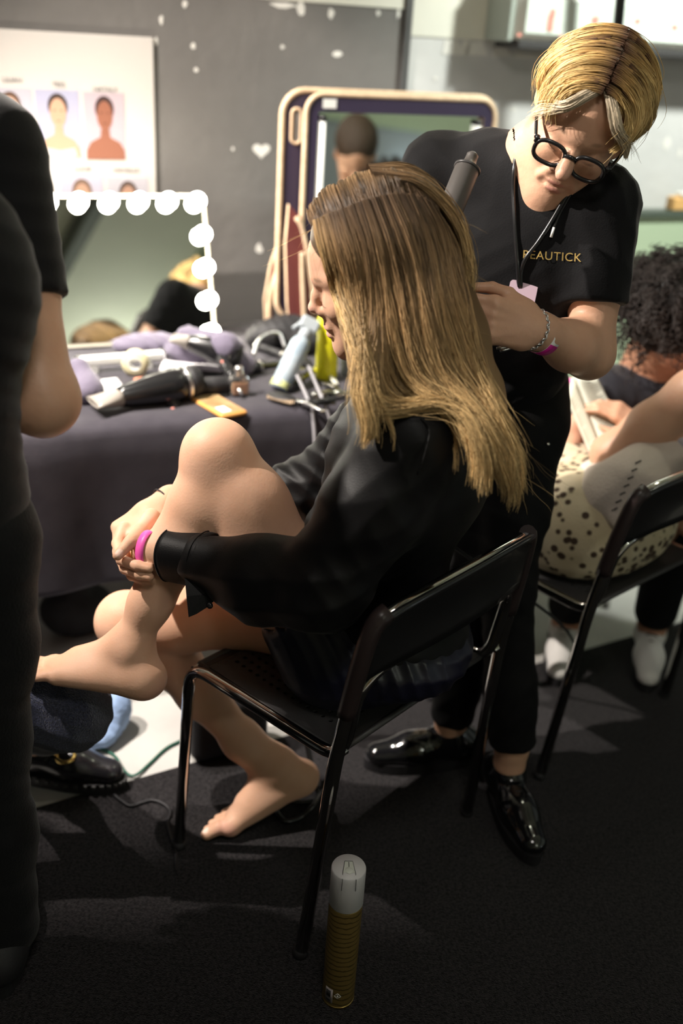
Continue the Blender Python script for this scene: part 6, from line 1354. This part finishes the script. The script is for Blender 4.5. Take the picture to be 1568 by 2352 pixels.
for k in range(4): a = k*math.pi/2+.4; mb = MB(); mb.tube([(.11*math.cos(a), .11*math.sin(a), .362), (.15*math.cos(a), .15*math.sin(a), .0)], .012, 8); mb.build('leg', M_dkchrome, st)
# towel over the near knee
TW = SDF(); TW.chain([lerp(p_hR, p_kR, .45), lerp(p_hR, p_kR, .8), p_kR+nrm(p_kR-p_hR)*.006, lerp(p_kR, p_aR, .26)], [.074, .068, .066, .060], .03)
TW.chain([lerp(p_hR, p_kR, .40), p_kR-V3(0, 0, .004), lerp(p_kR, p_aR, .4)], [.064, .063, .058], .02); 
cut(TW, lerp(p_kR, p_aR, .22), p_aR-p_kR, .1); cut(TW, lerp(p_hR, p_kR, .5), p_hR-p_kR, .12)
TW.disp = fold_disp(.006, .08, [(.5, .2, 1), (.9, .3, .3)], 65); TW.amp = .008
me, pos = TW.mesh('knee_towel', .0045); tag(link('knee_towel', me, mat('navy_terry', (.014, .016, .034), .95, spec=.1, sheen=.35, col2=(.055, .062, .115), nscale=260, bump=1.0, bscale=420)), 'dark navy terry towel draped over the knee under the bare foot', 'towel')

# ================================================================== reader on the second chair
rd = thing('person', 'person in spotted trousers and a pale sleeveless top reading a paperback on the tubular chair', 'person', (CH2[0], CH2[1], 0))
F2 = rotm((0, 0, 1), -.12)@CH_F; W2 = rotm((0, 0, 1), -.12)@CH_W
r_hN, r_hF = CH2-W2*.09+V3(0, 0, .545)-F2*.03, CH2+W2*.09+V3(0, 0, .545)-F2*.03; r_pel = (r_hN+r_hF)/2
r_kN, r_kF = r_hN+F2*.40-W2*.03+V3(0, 0, -.03), r_hF+F2*.42+W2*.05+V3(0, 0, -.03); r_aN, r_aF = r_kN+V3(0, 0, -.38)-F2*.02+W2*.0, r_kF+V3(0, 0, -.38)-F2*.10
r_sN = P(1592, 905, 2.17); r_eN = P(1402, 1042, 2.27); r_wN = P(1474, 985, 2.44); r_sF = r_sN+W2*.30+V3(0, 0, .02); r_ch = (r_sN+r_sF)/2+V3(0, 0, -.10)-F2*.01; r_nk = (r_sN+r_sF)/2+V3(0, 0, .07)
RB = SDF(); RF = nrm(F2+V3(0, 0, -.75)); RR = frame(RF, V3(0, 0, 1)); r_hc = r_nk+F2*.03+V3(0, 0, .145); RTl = head_prims(RB, r_hc, RR, 1.0, neck_to=r_nk, neck_r=(.048, .052))
RB.ell(r_ch, (.10, .15, .14), frame(F2, V3(0, 0, 1)), .05).cap(r_ch, r_pel, .10, .12, .06).cap(r_sN, r_sF, .048, .048, .04)
RB.chain([r_sN, lerp(r_sN, r_eN, .5), r_eN, lerp(r_eN, r_wN, .4), r_wN], [.052, .046, .040, .038, .026], .03)
hx2 = nrm(P(1418, 936, 2.42)-r_wN+UP*.02); hand_prims(RB, r_wN, frame(nrm(-RT*.75+UP*.50-FW*.1), nrm(-FW*.7+UP*.5+RT*.3)), -1, [(15, 30, 30), (18, 35, 30), (20, 40, 30), (25, 40, 30)], [(.03, .02, -.012), (.026, .004, -.01), (.022, -.004, -.01)], .95)
r_eF, r_wF = r_sF+F2*.16-V3(0, 0, .25), P(1312, 985, 2.50); RB.chain([r_sF, r_eF, r_wF], [.048, .036, .025], .03); hand_prims(RB, r_wF, frame(nrm(-RT*.3-UP*.5+FW*.1), nrm(-RT*.6-FW*.5)), 1, [(35, 40, 30)]*4, [(.03, .02, -.012), (.026, .004, -.01), (.022, -.004, -.01)], .95)
RB.chain([r_hN, r_kN, r_aN, r_aN-V3(0, 0, .04)], [.085, .05, .034, .034], .03).chain([r_hF, r_kF, r_aF, r_aF-V3(0, 0, .04)], [.085, .05, .034, .034], .03)
me, pos = RB.mesh('body', .0045); tints(me, pos, []); wpart('body', me, M_skin2, rd)
RTp = SDF(); RTp.ell(r_ch-V3(0, 0, .02), (.118, .160, .15), frame(F2, V3(0, 0, 1)), .05).cap(r_ch-V3(0, 0, .06), lerp(r_ch, r_pel, .55), .118, .115, .06); RTp.disp = fold_disp(.008, .08, [(.2, .2, 1), (.8, .3, .5)], 66); RTp.amp = .01
me, pos = RTp.mesh('top', .006, smooth_it=1); wpart('top', me, mat('pale_grey_top', (.48, .46, .50), .8, bump=.1, bscale=200), rd)
m = mat('spotted_cloth', (.52, .43, .27), .8, col2=(.58, .50, .36), nscale=7, bump=.15, bscale=150); nt = m.node_tree; N_, L_ = nt.nodes, nt.links; b = N_['Principled BSDF']; tc = N_.new('ShaderNodeTexCoord')
vo = N_.new('ShaderNodeTexVoronoi'); vo.inputs['Scale'].default_value = 46; vo.inputs['Randomness'].default_value = 1; nz = N_.new('ShaderNodeTexNoise'); nz.inputs['Scale'].default_value = 9; L_.new(tc.outputs['Object'], vo.inputs['Vector']); L_.new(tc.outputs['Object'], nz.inputs['Vector'])
ma = N_.new('ShaderNodeMath'); ma.operation = 'MULTIPLY_ADD'; ma.inputs[1].default_value = -.72; L_.new(nz.outputs['Fac'], ma.inputs[0]); L_.new(vo.outputs['Distance'], ma.inputs[2])
cr = N_.new('ShaderNodeValToRGB'); cr.color_ramp.elements[0].position = -.0; cr.color_ramp.elements[0].color = (1, 1, 1, 1); cr.color_ramp.elements[1].position = .12; cr.color_ramp.elements[1].color = (0, 0, 0, 1); L_.new(ma.outputs[0], cr.inputs['Fac'])
mx_ = N_.new('ShaderNodeMix'); mx_.data_type = 'RGBA'; src = b.inputs['Base Color'].links[0].from_socket; L_.new(src, mx_.inputs[6]); mx_.inputs[7].default_value = (.055, .032, .018, 1); L_.new(cr.outputs['Color'], mx_.inputs[0]); L_.new(mx_.outputs[2], b.inputs['Base Color'])
RP = SDF(); RP.ell(r_pel+V3(0, 0, .01), (.165, .175, .12), frame(F2, V3(0, 0, 1)), .05).chain([r_hN, lerp(r_hN, r_kN, .5), r_kN, lerp(r_kN, r_aN, .8)], [.122, .115, .095, .075], .05).chain([r_hF, lerp(r_hF, r_kF, .5), r_kF, lerp(r_kF, r_aF, .8)], [.122, .11, .095, .075], .05)
RP.box(r_pel+V3(0, 0, -.245), (.16, .22, .16), frame(F2, V3(0, 0, 1)), .02, .02, 's')
RP.disp = fold_disp(.010, .09, [(.2, .2, 1), (.8, .3, .5), (.3, .9, .2)], 67); RP.amp = .012; me, pos = RP.mesh('trousers', .006, smooth_it=1); wpart('trousers', me, m, rd)
# beige jacket tied round the waist
RJ = SDF(); RJ.chain([P(1520, 1050, 2.26), P(1450, 1110, 2.19), P(1400, 1140, 2.21), P(1372, 1100, 2.30)], [.065, .066, .06, .05], .04).chain([P(1530, 1060, 2.26), P(1470, 1140, 2.18), P(1435, 1195, 2.15)], [.06, .05, .03], .04); RJ.disp = fold_disp(.009, .16, [nrm(RT*.7-UP*.6), nrm(RT*.3+UP)], 68); RJ.amp = .014
me, pos = RJ.mesh('waist_jacket', .005, smooth_it=1); jk = wpart('waist_jacket', me, mat('beige_cloth', (.56, .49, .43), .85, bump=.2, bscale=160), rd)
mb = MB()
for i in range(7): a = P(1405+9*i, 1172-18*i, 2.02+.004*i); a = onto(RJ, 1405+9*i, 1172-18*i, 1.6, 2.6); b = onto(RJ, 1418+9*i, 1166-18*i, 1.6, 2.6); mb.tube([a, b], .0018, 5)
o = link('cross_stitch', mb.mesh(), M_dkgrey, jk); o['kind'] = 'stuff'
for a_, dd in ((r_aN, F2), (r_aF, F2)): shoe('sneaker', V3(a_[0], a_[1], .005 if a_ is r_aN else .001), frame(nrm(dd), V3(0, 0, 1)), mat('white_sneaker', (.62, .61, .60), .5, col2=(.5, .49, .48), nscale=30), rd, .95)
RH_ = SDF(); RH_.ell(RTl(-.02, 0, .045), (.108, .086, .094), RR, .02).ell(RTl(-.09, 0, -.03), (.05, .06, .07), RR, .03); me, pos = RH_.mesh('hair', .006); wpart('hair', me, mat('brown_hair2', (.05, .03, .018), .5, bump=.6, bscale=200), rd)
# paperback held open
bk_ = thing('paperback_book', 'open paperback with pale pages and a pink cover held by the reader', 'book', P(1380, 1075, 2.42))
sp0, sp1 = P(1312, 868, 2.47), P(1392, 1074, 2.40)                # spine top and bottom
M_page = mat('book_page', (.70, .72, .62), .8)
def pages(name, far0, far1, bulge, mt, lines=True):
    n, k = 13, 9; G = np.zeros((n, k, 3)); nv = nrm(np.cross(far0-sp0, sp1-sp0)); nv = nv if nv@FW < 0 else -nv
    for i in range(n):
        t = i/(n-1)
        for j in range(k): s_ = j/(k-1); G[i, j] = (sp0*(1-s_)+sp1*s_)*(1-t)+(far0*(1-s_)+far1*s_)*t+nv*bulge*math.sin(math.pi*min(1, t*1.15)**.6)*(1-t*.6)
    mb = MB(); mb.grid(G, .006); o = mb.build(name, mt, bk_, True)
    if lines:
        mb = MB()
        for q in range(22):
            s_ = .08+.84*q/21; L0 = []
            for t in np.linspace(.16, .9 if q % 5 else .6, 8): L0.append((sp0*(1-s_)+sp1*s_)*(1-t)+(far0*(1-s_)+far1*s_)*t+nv*(bulge*math.sin(math.pi*min(1, t*1.15)**.6)*(1-t*.6)+.0036))
            mb.tube(L0, .0006, 4)
        l = link('text_lines', mb.mesh(), mat('text_grey', (.35, .37, .33), .8), o); l['kind'] = 'stuff'
    return o, nv
pages('right_pages', P(1368, 866, 2.52), P(1430, 985, 2.44), .008, M_page); pages('left_pages', P(1298, 905, 2.44), P(1372, 1082, 2.385), .010, mat('book_page2', (.66, .64, .52), .8))
mb = MB(); mb.tube([sp0-FW*-.012, sp1-FW*-.012], .006, 8); mb.build('spine', M_pink, bk_, True)
mb = MB(); a, b, c, d = P(1297, 900, 2.452), sp0+FW*.014, sp1+FW*.014, P(1370, 1088, 2.40); mb.grid(np.array([[a, d], [b, c]]), .002); mb.build('cover', mat('pink_cover', (.66, .25, .33), .5), bk_, True)

# ================================================================== curly-haired person behind
cur = thing('person', 'person with a dark curly afro in a black top bending forward behind the reader', 'person', (1.0, 2.72, 0))
c_h = P(1535, 752, 2.50); CF = nrm(-FW*.25+RT*.45-UP*.80); CR = frame(CF, UP*.4-FW*.8+RT*.1); CB = SDF(); c_nk = P(1455, 880, 2.66); CT = head_prims(CB, c_h, CR, 1.0, neck_to=c_nk, neck_r=(.05, .055), closed_eyes=True)
c_ch = c_nk+V3(-.02, .06, -.20); c_pel = V3(c_ch[0]+.03, c_ch[1]+.16, .54); c_s1 = P(1385, 905, 2.62); c_s2 = c_s1+V3(.36, .05, .0)
CB.ell(c_ch, (.16, .11, .18), None, .05).cap(c_ch, c_pel, .12, .14, .06).cap(c_s1, c_s2, .055, .055, .04)
c_e1, c_e2 = c_s1+V3(-.03, -.05, -.27), c_s2+V3(.06, -.04, -.27); c_w1, c_w2 = c_e1+V3(.16, -.14, .02), c_e2+V3(-.15, -.14, .02)
CB.chain([c_s1, c_e1, c_w1], [.052, .04, .027], .03).chain([c_s2, c_e2, c_w2], [.052, .04, .027], .03)
hand_prims(CB, c_w1, frame(nrm(c_w1-c_e1), V3(0, -.3, 1)), 1, [(25, 35, 25)]*4, [(.03, .02, -.012), (.026, .004, -.01), (.022, -.004, -.01)]); hand_prims(CB, c_w2, frame(nrm(c_w2-c_e2), V3(0, -.3, 1)), -1, [(25, 35, 25)]*4, [(.03, .02, -.012), (.026, .004, -.01), (.022, -.004, -.01)])
c_k = [c_pel+V3(s*.12, -.42, -.03) for s in (-1, 1)]; c_a = [k_+V3(0, .02, -.40) for k_ in c_k]
for s, k_, a_ in zip((-1, 1), c_k, c_a): CB.chain([c_pel+V3(s*.09, 0, 0), k_, a_, a_-V3(0, 0, .03)], [.085, .052, .035, .035], .03)
me, pos = CB.mesh('body', .0045); tints(me, pos, [((CT(.093, 0, -.068), CR), (.012, .02, .012), (.30, .10, .08), .6)]); wpart('body', me, tint_mat(mat('skin_olive', (.42, .20, .12), .45, col2=(.48, .25, .16), nscale=12, sss=.08)), cur)
CTp = SDF(); CTp.ell(c_ch, (.19, .145, .20), None, .05).cap(c_ch, c_pel, .15, .16, .06).cap(c_s1, c_s2, .072, .072, .05).chain([c_s1, c_e1, lerp(c_e1, c_w1, .7)], [.07, .056, .045], .04).chain([c_s2, c_e2, lerp(c_e2, c_w2, .7)], [.07, .056, .045], .04); CTp.disp = fold_disp(.010, .09, [(1, .2, .3), (.6, .3, .8)], 69); CTp.amp = .012
me, pos = CTp.mesh('top', .006, smooth_it=1); wpart('top', me, mat('black_top', (.012, .012, .018), .75, sheen=.3), cur)
CPn = SDF(); CPn.ell(c_pel, (.17, .15, .12), None, .05)
for s, k_, a_ in zip((-1, 1), c_k, c_a): CPn.chain([c_pel+V3(s*.09, 0, 0), k_, lerp(k_, a_, .9)], [.10, .072, .058], .04)
me, pos = CPn.mesh('trousers', .007); wpart('trousers', me, M_pants, cur)
for a_ in c_a: shoe('sneaker', V3(a_[0], a_[1], .001), frame(V3(-.25, -.97, 0), V3(0, 0, 1)), mat('white_sneaker2', (.70, .68, .66), .5), cur, 1.0)
ring(CT(-.002, -.080, -.045)-CR[:, 1]*.004, CR[:, 0], .010, .002, .0014, M_silver, 'earring', cur, 1.0)
rc_ = np.random.default_rng(77); N = 900; m = 34; pts = []
for i in range(N):
    u = rc_.normal(size=3); u /= np.linalg.norm(u)
    if u[0] > .45 and u[2] < .25: u[0] = -u[0]
    if u[2] < -.55: u[2] *= -.6; u /= np.linalg.norm(u)
    r0 = np.array([-.02, 0, .035])+u*np.array([.088, .070, .080]); L = rc_.uniform(.075, .125); e1 = nrm(np.cross(u, rc_.normal(size=3))); e2 = np.cross(u, e1); t = np.linspace(0, 1, m)[:, None]
    cr_ = rc_.uniform(.006, .012); w = rc_.uniform(18, 30); ph_ = rc_.uniform(0, 6); down = np.array([0, 0, 0.])
    p = r0+u*L*t**.8+cr_*np.minimum(1, t*4)*(e1*np.cos(w*t+ph_)+e2*np.sin(w*t+ph_)); pts.append((c_h+p@CR.T)+np.array([0, 0, -1.])*.035*t**2)
me = hair_mesh('hair', np.array(pts), .0021, rc_); M_curl = hair_mat('black_curls', (.012, .009, .008), (.018, .013, .011), (.026, .019, .017), .42, .3, .8, .6); ch_ = wpart('hair', me, M_curl, cur)
CHB = SDF(); CHB.ell(CT(-.03, 0, .05), (.125, .108, .118), CR, .02); me, pos = CHB.mesh('hair_base', .007); attr(me, 'ht', np.full(len(pos), .2)); attr(me, 'hr', np.full(len(pos), .3)); link('hair_base', me, M_curl, ch_)
sb = thing('plain_stool', 'black round stool under the curly haired person', 'stool', (c_pel[0], c_pel[1], 0)); mb = MB(); mb.lathe([(.15, .39), (.17, .40), (.17, .425), (.15, .435), (.001, .436)], 28); mb.build('seat', M_black_mt, sb)
for k in range(4): a = k*math.pi/2+.4; mb = MB(); mb.tube([(.11*math.cos(a), .11*math.sin(a), .395), (.16*math.cos(a), .16*math.sin(a), .0)], .012, 8); mb.build('leg', M_dkchrome, sb)
